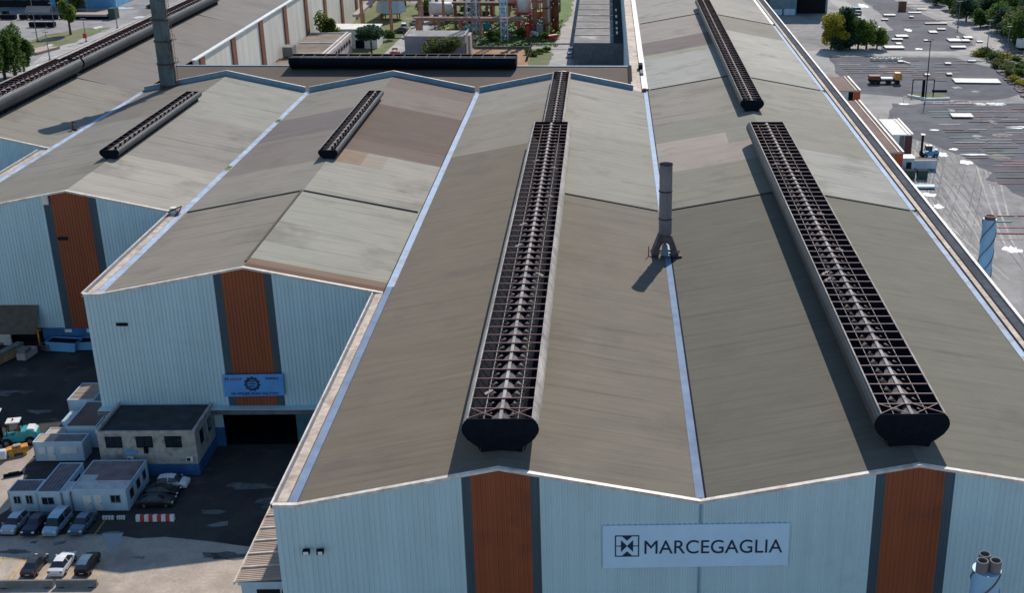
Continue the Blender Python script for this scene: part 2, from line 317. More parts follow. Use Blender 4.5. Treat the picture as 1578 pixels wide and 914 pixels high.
sheet('road', [(-110, 330), (-152, 372), (-164, 430), (-158, 480), (-150, 560), (-146, 700), (-128, 700), (-128, 560), (-130, 480), (-128, 400), (-108, 360)], 0.011, M['road'], amp=0.3, seed=11)
sheet('verge', [(-166, 425), (-176, 440), (-178, 462), (-168, 478), (-160, 478), (-161, 450)], 0.018, M['verge'], amp=1, step=3, seed=12)
sheet('verge', [(-154, 396), (-149, 396), (-145, 470), (-149, 470)], 0.019, M['verge'], amp=0.6, step=3, seed=13)
sheet('verge', [(-185, 460), (-230, 448), (-230, 432), (-188, 440)], 0.017, M['verge'], amp=1, step=3, seed=19)
sheet('lawn', [(-62, 405), (-50, 405), (-46, 440), (-46, 470), (-52, 540), (-95, 560), (-95, 420)], 0.012, M['verge'], amp=1, step=4, seed=14)
sheet('lawn', [(-38, 437), (8, 441), (10, 470), (13, 520), (14, 600), (-36, 600), (-38, 470)], 0.013, M['grass'], amp=1.2, step=4, seed=15)
sheet('rust_earth', [(-19, 400), (3, 400), (3.5, 412), (0.5, 436.5), (-19, 436)], 0.009, M['earth'])
sheet('path', [(-19, 436), (0.5, 436.5), (0.5, 440), (-19, 440)], 0.022, M['road'])
sheet('lawn', [(1.2, 400), (7.8, 400), (9, 428), (6, 434), (1.2, 434)], 0.014, M['verge'], amp=0.6, step=3, seed=16)
sheet('road', [(8.5, 395), (15.5, 395), (15.5, 600), (11.5, 600), (10, 470), (8.5, 440)], 0.012, M['road'])
sheet('road', [(-49.5, 400), (-42.3, 400), (-42, 440), (-41, 470), (-38, 540), (-37, 640), (-44, 640), (-47, 520), (-48, 450)], 0.020, M['road'])

# ------------------------------------------------------------------ halls
EZ, RZ = 21.7, 25.26
def C8(r, g, b_, k=0.97):
    g2 = g + 1.5; b2 = b_ + 1.5; r = r + 1.5
    return tuple(v * k for v in lin((r, g2, b2)))
def slope(mb, xa, za, xb, zb, segs):
    for (y0, y1, u0, u1, c) in segs:
        A = (xa + (xb - xa) * u0, za + (zb - za) * u0); B = (xa + (xb - xa) * u1, za + (zb - za) * u1)
        mb.face([(A[0], y0, A[1]), (B[0], y0, B[1]), (B[0], y1, B[1]), (A[0], y1, A[1])], 0, c)
def gz(x, x0, xr, x1, e=EZ, r=RZ):
    if x <= xr: return e + (r - e) * (x - x0) / (xr - x0)
    return e + (r - e) * (x1 - x) / (x1 - xr)
def corr_x(mb, x0, x1, y, zb, ztf, pitch=0.5, dep=0.07, m=0, face=-1):
    """ribbed sheet wall in the plane y, ribs running up"""
    n = max(1, round((x1 - x0) / pitch)); p = (x1 - x0) / n
    prof = []
    for i in range(n):
        a = x0 + i * p; prof += [(a, 0), (a + p * 0.46, 0), (a + p * 0.56, dep), (a + p * 0.9, dep)]
    prof.append((x1, 0))
    for (xa, da), (xb, db) in zip(prof, prof[1:]):
        ya, yb = y + face * da, y + face * db
        mb.face([(xa, ya, zb), (xb, yb, zb), (xb, yb, ztf(xb)), (xa, ya, ztf(xa))], m)
def corr_y(mb, x, y0, y1, zb, zt, pitch=0.5, dep=0.07, m=0, face=-1):
    n = max(1, round((y1 - y0) / pitch)); p = (y1 - y0) / n
    prof = []
    for i in range(n):
        a = y0 + i * p; prof += [(a, 0), (a + p * 0.46, 0), (a + p * 0.56, dep), (a + p * 0.9, dep)]
    prof.append((y1, 0))
    for (ya, da), (yb, db) in zip(prof, prof[1:]):
        mb.face([(x + face * da, ya, zb), (x + face * db, yb, zb), (x + face * db, yb, zt), (x + face * da, ya, zt)], m)
def gable_trim(root, name, xs, y, dz=0.0, h=0.2, w_=0.2, m='trim', lift=0.06):
    b = MB()
    for (xa, za), (xb, zb) in zip(xs, xs[1:]):
        b.hexa([(xa, y - w_, za - h + dz), (xb, y - w_, zb - h + dz), (xb, y + 0.25, zb - h + dz), (xa, y + 0.25, za - h + dz),
                (xa, y - w_, za + lift + dz), (xb, y - w_, zb + lift + dz), (xb, y + 0.25, zb + lift + dz), (xa, y + 0.25, za + lift + dz)])
    return b.build(name, M[m], root)
def strip_y(root, name, x0, x1, y0, y1, z0, z1, m):
    return MB().box(x0, x1, y0, y1, z0, z1).build(name, M[m], root)
def jointline(root, xs, y, wd=0.45):
    b = MB()
    for (xa, za), (xb, zb) in zip(xs, xs[1:]):
        b.hexa([(xa, y, za + 0.01), (xb, y, zb + 0.01), (xb, y + wd, zb + 0.01), (xa, y + wd, za + 0.01), (xa, y, za + 0.16), (xb, y, zb + 0.16), (xb, y + wd, zb + 0.16), (xa, y + wd, za + 0.16)])
    return b.build('joint_cover', M['joint'], root)

# main hall: two bays behind one long facade
MH = thing('factory_hall', (37.5, 96.6, 0), 'front factory hall with two gabled bays behind the pale blue facade with the lettered sign', 'factory hall')
X1, X2, XR2 = 36.0, 75.07, 55.5
nearc, pale, pink, oliv = C8(115, 108, 96), C8(150, 145, 133), C8(152, 141, 131), C8(112, 109, 98)
b = MB()
slope(b, 0, EZ, 18, RZ, [(96.7, 213, 0, 1, C8(112, 103, 90)), (213, 243, 0, 1, C8(134, 127, 115)), (243, 266.5, 0, 1, C8(140, 136, 126))])
slope(b, 18, RZ, 36, EZ, [(96.7, 181.6, 0, 1, nearc), (181.6, 222, 0, 1, C8(143, 140, 129)), (222, 266.5, 0, 1, C8(152, 147, 137))])
slope(b, 36, EZ, XR2, RZ, [(96.7, 181.6, 0, 1, C8(101, 97, 87)), (181.6, 202, 0, 1, C8(129, 125, 112)),
    (202, 214, 0, 1, pink), (214, 222, 0, .68, C8(158, 146, 135)), (214, 222, .68, 1, C8(130, 127, 115)), (222, 236, 0, 1, C8(131, 128, 117)), (236, 268, 0, 1, C8(140, 134, 124)),
    (268, 303, 0, 1, C8(160, 158, 150)), (303, 308, 0, 1, C8(148, 145, 130)), (308, 325, 0, 1, C8(118, 106, 103)), (325, 356, 0, 1, C8(150, 142, 134)), (356, 420, 0, 1, C8(156, 150, 141)), (420, 620, 0, 1, C8(140, 135, 128))])
slope(b, XR2, RZ, X2, EZ, [(96.7, 181.6, 0, 1, oliv), (181.6, 210, 0, 1, C8(155, 153, 145)), (210, 240, 0, 1, C8(138, 134, 123)), (240, 268, 0, 1, C8(145, 141, 130)),
    (268, 281, 0, 1, C8(157, 154, 144)), (281, 330, 0, 1, C8(168, 164, 154)), (330, 356, 0, 1, C8(138, 131, 121)), (356, 390, 0, 1, C8(160, 154, 144)), (390, 620, 0, 1, C8(150, 145, 138))])
b.build('roof', M['roof'], MH)
xs = [(-2.3, EZ), (0, EZ), (18, RZ), (36, EZ), (XR2, RZ), (X2, EZ), (78.4, EZ)]
gable_trim(MH, 'gable_trim', xs, 96.6)
def zt(x):
    for (xa, za), (xb, zb) in zip(xs, xs[1:]):
        if xa <= x <= xb + 1e-6: return za + (zb - za) * (x - xa) / (xb - xa) - 0.2
    return EZ - 0.2
b = MB()
for (a, c) in ((-2.1, 14.7), (21.6, 36.0), (36.0, 51.7), (58.85, 78.2)): corr_x(b, a, c, 96.5, 0, zt)
corr_y(b, -2.1, 96.5, 147.6, 0, EZ - .1); corr_y(b, 78.2, 96.5, 620, 0, EZ - .1, face=1); corr_y(b, 33.0, 268, 620, 0, EZ - .1)
b.box(-1.9, 78.0, 96.55, 96.75, 0, EZ - 0.6)
b.build('wall', M['wall'], MH)
MB().box(35.9, 36.1, 96.36, 96.45, 0, EZ - 0.3).build('downpipe', M['bandblue'], MH)
for (a, c, e, f) in ((14.7, 15.5, 20.8, 21.6), (51.7, 52.6, 57.95, 58.85)):
    b = MB(); corr_x(b, c, e, 96.5, 0, zt, pitch=0.45); b.build('orange_panel', M['orange'], MH)
    b = MB(); corr_x(b, a, c, 96.5, 0, zt, pitch=0.27, dep=0.04); b.build('grey_strip', M['strip'], MH)
    b = MB(); corr_x(b, e, f, 96.5, 0, zt, pitch=0.27, dep=0.04); b.build('grey_strip', M['strip'], MH)
# edges, walkways and gutters
strip_y(MH, 'edge_rim', -2.3, -2.13, 96.4, 148, EZ - .3, EZ + .22, 'trim')
strip_y(MH, 'edge_slope', -2.13, -1.85, 96.9, 148, EZ - .2, EZ + .04, 'rim')
strip_y(MH, 'walkway', -1.85, -0.95, 96.9, 118.5, EZ - .2, EZ + .09, 'walk')
strip_y(MH, 'walkway', -1.85, -0.95, 118.5, 148, EZ - .2, EZ + .03, 'walk')
strip_y(MH, 'gutter', -0.85, -0.05, 96.9, 150, EZ - .1, EZ + .055, 'gutternear'); strip_y(MH, 'gutter', -0.85, 0.1, 150, 266.4, EZ - .1, EZ + .055, 'gutter')
strip_y(MH, 'gutter', 35.58, 36.38, 96.9, 161, EZ - .1, EZ + .13, 'gutternear'); strip_y(MH, 'gutter', 35.56, 36.42, 161, 268, EZ - .1, EZ + .135, 'gutter'); strip_y(MH, 'gutter_upstand', 36.43, 36.56, 96.9, 268, EZ - .1, EZ + .22, 'dark')
strip_y(MH, 'gutter', 35.3, 36.6, 268.4, 620, EZ - .1, EZ + .2, 'white')
strip_y(MH, 'walkway', 33.0, 35.15, 266.9, 620, EZ - .1, EZ + .12, 'walk')
for y0, y1, m_ in ((96.9, 150, 'gutter2'), (150, 181, 'gutter2'), (182, 267, 'gutter'), (268.6, 354, 'gutter'), (357, 620, 'white')): strip_y(MH, 'gutter', 74.6, 75.4, y0, y1, EZ - .1, EZ + .14, m_)
strip_y(MH, 'gutter_upstand', 75.41, 75.62, 96.9, 620, EZ - .1, EZ + .25, 'dark')
strip_y(MH, 'walkway', 75.63, 76.4, 96.9, 620, EZ - .1, EZ + .12, 'walk')
strip_y(MH, 'dark_flashing', 76.41, 76.6, 96.9, 620, EZ - .3, EZ + .2, 'dark')
strip_y(MH, 'gutter_channel', 76.61, 77.9, 96.9, 620, EZ - .3, EZ + .02, 'channel')  # flat channel, its dark colour painting the parapet's shaded inner face
strip_y(MH, 'edge_rim', 77.91, 78.3, 96.4, 620, EZ - .3, EZ + .3, 'trim')
jointline(MH, [(18.6, RZ - .12), (35.4, EZ + .12)], 181.4); jointline(MH, [(36.6, EZ + .12), (55.2, RZ - .06)], 181.4); jointline(MH, [(55.8, RZ - .06), (74.4, EZ + .12)], 181.4)
for yy in (268, 355.5): jointline(MH, [(37, EZ + .18), (XR2, RZ), (74.4, EZ + .12)], yy)
# back parapet (blue flashing) of the bays that end at y = 266.5
def parapet(root, pts, y):
    b = MB()
    for (xa, za), (xb, zb) in zip(pts, pts[1:]):
        b.hexa([(xa, y, za - .5), (xb, y, zb - .5), (xb, y + .3, zb - .5), (xa, y + .3, za - .5), (xa, y, za + 1.05), (xb, y, zb + 1.05), (xb, y + .3, zb + 1.05), (xa, y + .3, za + 1.05)])
    b.build('parapet', M['bandblue'], root)
    b = MB()
    for (xa, za), (xb, zb) in zip(pts, pts[1:]):
        b.hexa([(xa, y - .08, za + 1.052), (xb, y - .08, zb + 1.052), (xb, y + .38, zb + 1.052), (xa, y + .38, za + 1.052), (xa, y - .08, za + 1.13), (xb, y - .08, zb + 1.13), (xb, y + .38, zb + 1.13), (xa, y + .38, za + 1.13)])
    b.build('coping', M['trim'], root)
parapet(MH, [(0, EZ), (18, RZ), (33.3, EZ + .5)], 266.5)

# stepped halls to the left
def left_hall(name, x0, x1, y0, y1, label, lseg, rseg, ridge=None, canopy=None, base='wall', px=None, par=True, walk=(0, 0), zb=0.0, gut='gutter2', stripes=None):
    t = thing(name, ((x0 + x1) / 2, y0, 0), label, 'factory hall', None)
    xr = ridge or (x0 + x1) / 2
    b = MB(); slope(b, x0, EZ, xr, RZ, lseg); slope(b, xr, RZ, x1, EZ, rseg); b.build('roof', M['roof'], t)
    xe = x0 - 2.1
    pts = [(xe - .2, EZ), (x0, EZ), (xr, RZ), (x1, EZ)]
    gable_trim(t, 'gable_trim', pts, y0)
    def z_(x):
        if x < x0: return EZ - .2
        return gz(x, x0, xr, x1) - .2
    s = stripes
    b = MB()
    if s:
        corr_x(b, xe, s[0], y0 - .05, zb, z_); corr_x(b, s[3], x1 - .1, y0 - .05, zb, z_)
    else: corr_x(b, xe, x1 - .1, y0 - .05, zb, z_)
    corr_y(b, xe, y0, y1, 0, EZ - .1)
    b.build('wall', M['wall'], t)
    if s:
        b = MB(); corr_x(b, s[1], s[2], y0 - .05, zb, z_, pitch=.45); b.build('orange_panel', M['orange'], t)
        for a, c in ((s[0], s[1]), (s[2], s[3])):
            b = MB(); corr_x(b, a, c, y0 - .05, zb, z_, pitch=.27, dep=.04); b.build('grey_strip', M['strip'], t)
    strip_y(t, 'edge_rim', xe - .2, xe - .03, y0 - .2, walk[1], EZ - .3, EZ + .22, 'trim')
    strip_y(t, 'edge_slope', xe - .03, xe + .45, y0 + .3, walk[1], EZ - .2, EZ + .04, 'rim')
    strip_y(t, 'walkway', xe + .45, x0 - .75, y0 + .3, walk[1], EZ - .2, EZ + .09, 'walk')
    strip_y(t, 'gutter', x0 - .72, x0 + .3, y0 + .3, y1 - .1, EZ - .1, EZ + .055, gut)
    if par: parapet(t, [(x0, EZ), (xr, RZ), (x1, EZ)], y1)
    return t, z_
c1, c2 = C8(136, 128, 117), C8(155, 150, 139)
H2, z2 = left_hall('factory_hall', -36.6, 0.0 - 1.0, 148, 266.5, 'middle stepped factory hall with a small blue banner and a dark open gateway', 
    [(148.1, 181, 0, 1, C8(133, 125, 114)), (181, 200, 0, 1, C8(136, 130, 120)), (200, 222, 0, 1, C8(124, 116, 109)), (222, 240, 0, 1, C8(112, 104, 101)), (240, 266.5, 0, 1, C8(132, 126, 116))],
    [(148.1, 149.7, 0, 1, C8(108, 84, 70)), (149.7, 151.6, 0, 1, C8(126, 106, 90)), (151.6, 181, 0, 1, C8(150, 147, 135)), (181, 199, 0, 1, C8(152, 147, 136)), (199, 207, 0, .3, C8(140, 122, 104)), (199, 207, .3, .5, C8(148, 138, 124)), (199, 207, .5, 1, C8(152, 147, 136)), (207, 214, 0, 1, C8(112, 97, 88)), (214, 241, 0, 1, C8(102, 88, 79)), (241, 256, 0, 1, C8(124, 114, 105)), (256, 266.5, 0, 1, C8(116, 103, 95))],
    ridge=-18.3, walk=(148, 181.4), zb=5.8, stripes=(-22.15, -21.15, -15.8, -14.85))
jointline(H2, [(-36, EZ + .12), (-18.4, RZ)], 181.1, .3); jointline(H2, [(-18.2, RZ), (-1.2, EZ + .1)], 181.1, .3); jointline(H2, [(-18.6, RZ + .02), (-18.35, RZ + .02)], 150, 31)
b = MB(); corr_x(b, -38.6, -23.2, 148.0, 0, lambda x: 5.0); b.build('wall', M['wall'], H2)
MB().box(-39.0, -1.9, 146.9, 148.1, 5.0, 5.75).build('lintel', M['rim'], H2)
MB().box(-38.8, -1.9, 146.7, 148.2, 5.751, 5.83).build('ledge', M['wall'], H2)
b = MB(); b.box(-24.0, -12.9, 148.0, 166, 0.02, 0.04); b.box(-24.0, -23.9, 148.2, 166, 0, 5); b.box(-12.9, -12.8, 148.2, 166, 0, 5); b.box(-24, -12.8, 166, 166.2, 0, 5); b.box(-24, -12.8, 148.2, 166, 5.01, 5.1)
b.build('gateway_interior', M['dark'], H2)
b = MB(); corr_x(b, -13.7, -1.95, 148.05, 0.05, lambda x: 4.98, pitch=1.2, dep=.04); b.build('sliding_door', M['teal'] if False else mat('teal_grey_door', (0.05, 0.15, 0.18), 0.6, var=0.2, scale=.6), H2)
MB().box(-24.6, -23.1, 147.6, 148.0, 0, 2.6).build('blue_plinth', M['bluepl'], H2)
MB().box(-35.1, -33.7, 147.75, 147.97, 17.35, 17.75).build('louvre', M['dark'], H2)
H3, z3 = left_hall('factory_hall', -71.7, -37.35, 181.4, 266.5, 'left stepped factory hall with a brown canopy at the foot of its facade',
    [(181.5, 200, 0, 1, C8(128, 123, 113)), (200, 235, 0, 1, C8(131, 127, 118)), (235, 266.5, 0, 1, C8(122, 115, 106))],
    [(181.5, 203, 0, 1, C8(160, 154, 143)), (203, 232, 0, 1, C8(140, 135, 127)), (232, 266.5, 0, 1, C8(146, 143, 134))],
    ridge=-53.8, walk=(181.4, 218), zb=2.9, stripes=(-57.35, -56.2, -50.6, -49.45))
MB().box(-57.3, -56.4, 180.9, 181.2, 23.2, 24.5).build('light_patch', M['slab'], H3)
MB().box(-56.0, -54.6, 181.05, 181.29, 17.5, 17.95).build('louvre', M['black'], H3)
MB().box(-60.9, -38.0, 181.2, 181.5, 0, 2.88).build('blue_plinth', M['bluepl'], H3)
MB().hexa([(-74, 178.6, 2.95), (-60.8, 178.6, 2.95), (-60.8, 181.25, 6.7), (-74, 181.25, 6.7), (-74, 178.6, 3.05), (-60.8, 178.6, 3.05), (-60.8, 181.25, 6.8), (-74, 181.25, 6.8)]).build('canopy', mat('canopy_brown', (.10, .085, .065), .8, var=.2, scale=1), H3)
MB().box(-74, -66, 181.2, 181.6, 0, 2.94).build('white_door', M['white'], H3)
MB().box(-66, -60.95, 182.5, 183, 0, 2.94).build('dark_doorway', M['black'], H3)
# fourth hall, far left
H4, z4 = left_hall('factory_hall', -103.5, -72.45, 219.5, 620, 'far-left factory hall carrying the long round-sided roof ventilator', 
    [(219.6, 620, 0, 1, C8(128, 123, 115))], [(219.6, 266, 0, 1, C8(133, 128, 118)), (266, 351, 0, 1, C8(124, 118, 112)), (351, 620, 0, 1, C8(128, 122, 117))], ridge=-87.6, walk=(219.5, 620), par=False, gut='gutter')
jointline(H4, [(-87.6, RZ), (-74, EZ + .1)], 266); jointline(H4, [(-87.6, RZ), (-74, EZ + .1)], 351)
# east wall of that hall beyond the low cross hall: cream with brown pilasters
b = MB(); b.box(-71.88, -71.6, 300, 620, 0, EZ + .1); b.build('east_wall', M['cream'], H4)
for yy in (304, 331, 359, 387, 415, 443, 471, 499, 530):
    MB().box(-71.58, -71.2, yy, yy + 3.6, 0, EZ - .1).build('pilaster', M['brown'], H4)
strip_y(H4, 'edge_rim', -72.2, -71.1, 300, 620, EZ + .12, EZ + .4, 'white')

# low cross hall behind the gables
H5 = thing('cross_hall', (-20, 268, 0), 'low dark-roofed cross hall behind the zigzag parapet, under the long crosswise ventilator', 'factory hall')
b = MB(); zc0, zc1 = 20.2, 22.9
cc = C8(103, 92, 82)
b.face([(-72, 267, zc0), (33, 267, zc0), (33, 289, zc1), (-72, 289, zc1)], 0, cc); b.face([(-72, 289, zc1), (33, 289, zc1), (33, 303, zc0), (-72, 303, zc0)], 0, cc)
b.build('roof', M['roof'], H5)
MB().box(-72, 33.2, 288.6, 289.4, zc1 - .05, zc1 + .16).build('ridge_cap', mat('cap_sheet', (.22, .28, .33), .5, var=.2, scale=.5), H5)
b = MB(); b.box(32.9, 33.1, 267.2, 303, 0, zc0); b.face([(33.12, 267.2, zc0 - .2), (33.12, 303, zc0 - .2), (33.12, 289, zc1 + .2)]); b.box(-72, 33, 302.8, 303, 0, zc0 - .01)
b.build('wall', M['rim'], H5)
b = MB(); b.hexa([(32.5, 267, zc0), (33.3, 267, zc0), (33.3, 289, zc1), (32.5, 289, zc1), (32.5, 267, zc0 + .35), (33.3, 267, zc0 + .35), (33.3, 289, zc1 + .35), (32.5, 289, zc1 + .35)]); b.build('edge_trim', M['dark'], H5)

# ------------------------------------------------------------------ ridge ventilators
PROF = [(1.5, 0), (2.35, .55), (3.05, 1.15), (3.42, 1.75), (3.5, 2.15), (3.4, 2.6), (3.2, 2.95), (2.95, 3.2)]
def ventilator(x, zb, y0, y1, s, nb, label, axis='y', pale=None, group='roof ventilators', hs=None, simple=False, braces=True):
    hs = hs or s
    rz = 0 if axis == 'y' else -math.pi / 2
    t = thing('roof_ventilator', (x, y0, zb) if axis == 'y' else (y0, x, zb), label, 'ventilator', group, rz)
    Ln = y1 - y0
    P = [(a * s, c * hs) for a, c in PROF]; top = P[-1][1]; hw = P[-1][0]
    for sg in (-1, 1):
        b = MB()
        for (xa, za), (xb, zb2) in zip(P, P[1:]):
            q = [(sg * xa, 0.0, za), (sg * xb, 0.0, zb2), (sg * xb, Ln, zb2), (sg * xa, Ln, za)]
            b.face(q); th = .06
            b.face([(v[0] - sg * th, v[1], v[2]) for v in q][::-1], 1)  # inner faces near black: shade of the throat painted in
        b.build('side_shell', [M[(pale or {}).get(sg, 'ventshell')], M['dark']], t, smooth=True, world=False)
        MB().box(min(sg * (hw - .1 * s), sg * (hw + .03)), max(sg * (hw - .1 * s), sg * (hw + .03)), 0, Ln, top - .02, top + .1).build('top_rail', M['ventlight'], t, world=False)
    poly = P + [(-a, c) for a, c in P[::-1]]
    for yy in (0, Ln): MB().prism_y(poly, yy - .04, yy + .04).build('end_plate', M['dark'], t, world=False)
    MB().box(-P[0][0] * 1.25, P[0][0] * 1.25, .3, Ln - .3, -.75 * s, .03).build('throat_curb', M['dark'], t, world=False)
    b = MB()
    for i in range(int(Ln / 2.1)): b.bar((-P[1][0], 0.8 + i * 2.1, P[1][1]), (-P[1][0] * .8, .8 + i * 2.1, -.85 * s), .08); b.bar((P[1][0], 0.8 + i * 2.1, P[1][1]), (P[1][0] * .8, .8 + i * 2.1, -.85 * s), .08)
    if axis == 'y': b.build('strut_row', M['dark'], t, world=False)
    # inverted V deflector; scalloped edge shapes the cross plates' shadow into the sheet
    sp = Ln / nb; b = MB(); K = 6; rv = random.Random(int(x * 3 + y0))
    def prof(h):  # half width -> drop below the top
        return top - .22 * s - max(0.0, (h - .13 * s)) * .38
    for i in range(nb):
        rowsL = []; wv = rv.uniform(.85, 1.12)
        for k in range(K + 1):
            u = k / K; h = s * wv * (.40 + .95 * (1 - u) ** 1.4); rowsL.append((i * sp + u * sp, h))
        for (ya, ha), (yb, hb) in zip(rowsL, rowsL[1:]):
            for sg in (-1, 1):
                c0 = .13 * s
                b.face([(sg * c0, ya, prof(c0)), (sg * ha, ya, prof(ha)), (sg * hb, yb, prof(hb)), (sg * c0, yb, prof(c0))])
    MB().box(-.15 * s, .15 * s, .1, Ln - .1, top - .2 * s, top - .1 * s).build('ridge_strip', M['ventlight'], t, world=False)
    b.build('deflector', [M['deflect'], M['dark']], t, world=False)
    if s > .9:
        for i in range(7):
            k = rv.randint(3, nb - 8); sg = rv.choice((-1, 1)); MB().hexa([(sg * .3, k * sp + 1.9, top - .6), (sg * 1.9, k * sp + .3, top - .9), (sg * 2.1, k * sp + .7, top - .9), (sg * .5, k * sp + 2.05, top - .6), (sg * .3, k * sp + 1.9, top - .56), (sg * 1.9, k * sp + .3, top - .86), (sg * 2.1, k * sp + .7, top - .86), (sg * .5, k * sp + 2.05, top - .56)]).build('loose_sheet', M['ventlight'], t, world=False)
    # lower baffle, dark
    MB().box(-P[0][0], P[0][0], .1, Ln - .1, .25 * s, .3 * s).build('damper', M['dark'], t, world=False)
    # cross frames
    fb = MB(); r_ = .08 * s + .01
    fb.box(-hw, hw, -r_ / 2, r_ / 2, top - .09 * s, top + .02)
    fr = fb.build('cross_bar', M['ventrust'], t, world=False); fr.location = (0, sp, 0)
    wb = MB()
    for sg in (-1, 1):
        wb.face([(0, 0, top - .1 * s), (sg * 1.3 * s, 0, top - .1 * s), (sg * .5 * s, 0, top - .8 * s), (0, 0, top - 1.3 * s)])
    wb.build('web', M['dark'], fr, world=False)
    for i in range(2, nb): c = copy_tree(fr, t); c.location = (0, sp * i, 0)
    for sg in (-1, 1): MB().box(sg * 1.55 * s - .03, sg * 1.55 * s + .03, 0, Ln, top - .5 * s, top - .44 * s).build('stringer', M['ventlight'] if s > .9 else M['dark'], t, world=False)
    if braces:
        for sg in (-1, 1):
            MB().bar((sg * .3, .1, top + .03), (sg * hw * .97, sp * 1.0, top + .03), .06).bar((sg * .3, sp, top + .045), (sg * hw * .97, .1, top + .045), .06).build('brace', M['ventrust'], t, world=False)
    return t
ventilator(18, RZ, 99.8, 212, 1.0, 53, 'big open-topped ridge ventilator left of the small chimney, dark end plate towards the camera', pale={1: 'ventlight', -1: 'ventlight'}, group=None)
ventilator(XR2, RZ, 100.2, 212, 1.0, 53, 'big open-topped ridge ventilator right of the small chimney, casting a wide shadow', pale={1: 'ventlight', -1: 'ventshell'}, group=None)  # sunlit right shell pale, shaded left shell dark: light painted into the colours
ventilator(18, RZ, 217, 262.5, .56, 22, 'narrow ventilator continuing the big left ridge ventilator up to the zigzag parapet', pale={1: 'ventlight', -1: 'ventlight'}, group=None, braces=False)
ventilator(XR2, RZ, 234, 366, .66, 62, 'narrow dark ventilator far up the right ridge, behind the big right ventilator', group=None, braces=False)
ventilator(-18.3, RZ, 199.5, 245, .46, 20, 'small ventilator on the roof with the dark brown patch, second from the left', group=None, braces=False)
ventilator(-53.8, RZ, 199.5, 244, .46, 20, 'small ventilator on the left stepped hall, beside the tall chimney shadow', group=None, braces=False)
ventilator(-87.6, RZ, 222, 268, .92, 22, 'near piece of the long round-sided ventilator at the far left', group=None, pale={1: 'ventshell'}, braces=False, hs=1.0)
ventilator(-87.6, RZ, 270, 372, .78, 49, 'far piece of the long round-sided ventilator, running up past the tall chimney', group=None, braces=False, hs=.9, pale={1: 'ventshell'})
ventilator(288.0, zc1, -45.2, 6.6, .8, 20, 'long black ventilator lying crosswise behind the zigzag parapet', axis='x', pale={1: 'dark', -1: 'dark'}, group=None, braces=False)

# ------------------------------------------------------------------ chimneys
t = thing('chimney', (35.6, 161.3, EZ), 'short stained steel chimney with a flared arched foot straddling the middle roof gutter', 'chimney')
b = MB(); r0 = .88
for a, c, r1 in ((25.0, 27.3, .9), (27.34, 31.2, r0), (31.24, 35.0, r0)):
    b.tube((35.6, 161.3, a), (35.6, 161.3, c), r1, r1, 24, caps=False); b.tube((35.6, 161.3, c), (35.6, 161.3, a), r1 - .06, r1 - .06, 24, caps=False)
b.build('flue', M['steel'], t, smooth=True)
for z_ in (27.25, 31.15): MB().tube((35.6, 161.3, z_), (35.6, 161.3, z_ + .16), .97, .97, 24).build('flange', M['steeldark'], t)
MB().tube((35.6, 161.3, 34.9), (35.6, 161.3, 35.02), .93, .93, 24, caps=False).build('rim', M['steeldark'], t)
MB().tube((35.6, 161.3, 25), (35.6, 161.3, 33.2), .8, .8, 16).build('black_core', M['black'], t)  # plain black core closing the flue below its rim
b = MB()  # flared skirt with arch, built as a plate section with thickness plus sloping sides
for (y0, y1) in ((160.2, 160.35), (162.25, 162.4)):
    N_ = 10; outer = []; inner = []
    for i in range(N_ + 1):
        a = math.pi * i / N_; inner.append((35.6 - .85 * math.cos(a), 22.3 + 1.75 * math.sin(a) ** .8))
    L_ = [(33.7, 22.25), (34.7, 25.0), (36.5, 25.0), (37.5, 22.25)]
    poly = L_[:2] + L_[2:] + inner[::-1]
    # split in fan strips
    left = [(33.7, 22.25), (34.7, 25.0)]
    pts = [(33.7 + (34.7 - 33.7) * k / 5, 22.25 + 2.75 * k / 5) for k in range(6)]
    top_ = [(34.7 + 1.8 * k / 4, 25.0) for k in range(1, 4)]
    rgt = [(37.5 - 1.0 * k / 5, 22.25 + 2.75 * k / 5) for k in range(5, -1, -1)]
    ou = pts + top_ + rgt; m_ = len(ou) - 1
    inn = []
    for i in range(len(ou)):
        a = math.pi * i / m_; inn.append((35.6 - .85 * math.cos(a), 22.2 + 1.85 * max(0, math.sin(a)) ** .7))
    for i in range(m_):
        b.hexa([(ou[i][0], y0, ou[i][1]), (inn[i][0], y0, inn[i][1]), (inn[i][0], y1, inn[i][1]), (ou[i][0], y1, ou[i][1]),
                (ou[i + 1][0], y0, ou[i + 1][1]), (inn[i + 1][0], y0, inn[i + 1][1]), (inn[i + 1][0], y1, inn[i + 1][1]), (ou[i + 1][0], y1, ou[i + 1][1])])
b.hexa([(33.7, 160.35, 22.25), (33.8, 160.35, 22.25), (33.8, 162.25, 22.25), (33.7, 162.25, 22.25), (34.7, 160.35, 25), (34.8, 160.35, 25), (34.8, 162.25, 25), (34.7, 162.25, 25)])
b.hexa([(37.4, 160.35, 22.25), (37.5, 160.35, 22.25), (37.5, 162.25, 22.25), (37.4, 162.25, 22.25), (36.4, 160.35, 25), (36.5, 160.35, 25), (36.5, 162.25, 25), (36.4, 162.25, 25)])
b.box(34.7, 36.5, 160.3, 162.3, 24.95, 25.1)
b.build('flared_skirt', M['skirt'], t)
MB().box(33.2, 34.7, 159.9, 160.3, 22.05, 22.3).box(36.55, 37.9, 159.9, 160.3, 22.05, 22.3).box(33.6, 37.7, 162.3, 162.6, 22.05, 22.3).build('footing', M['steeldark'], t)
MB().tube((33.3, 160, 22.3), (33.3, 160, 23.7), .06, n=6).build('rod', M['steeldark'], t)
MB().prism_y([(35.1, 21.9), (35.25, 23.3), (35.6, 23.75), (35.95, 23.3), (36.1, 21.9)], 161.2, 161.5).build('white_duct', M['gutter'], t)

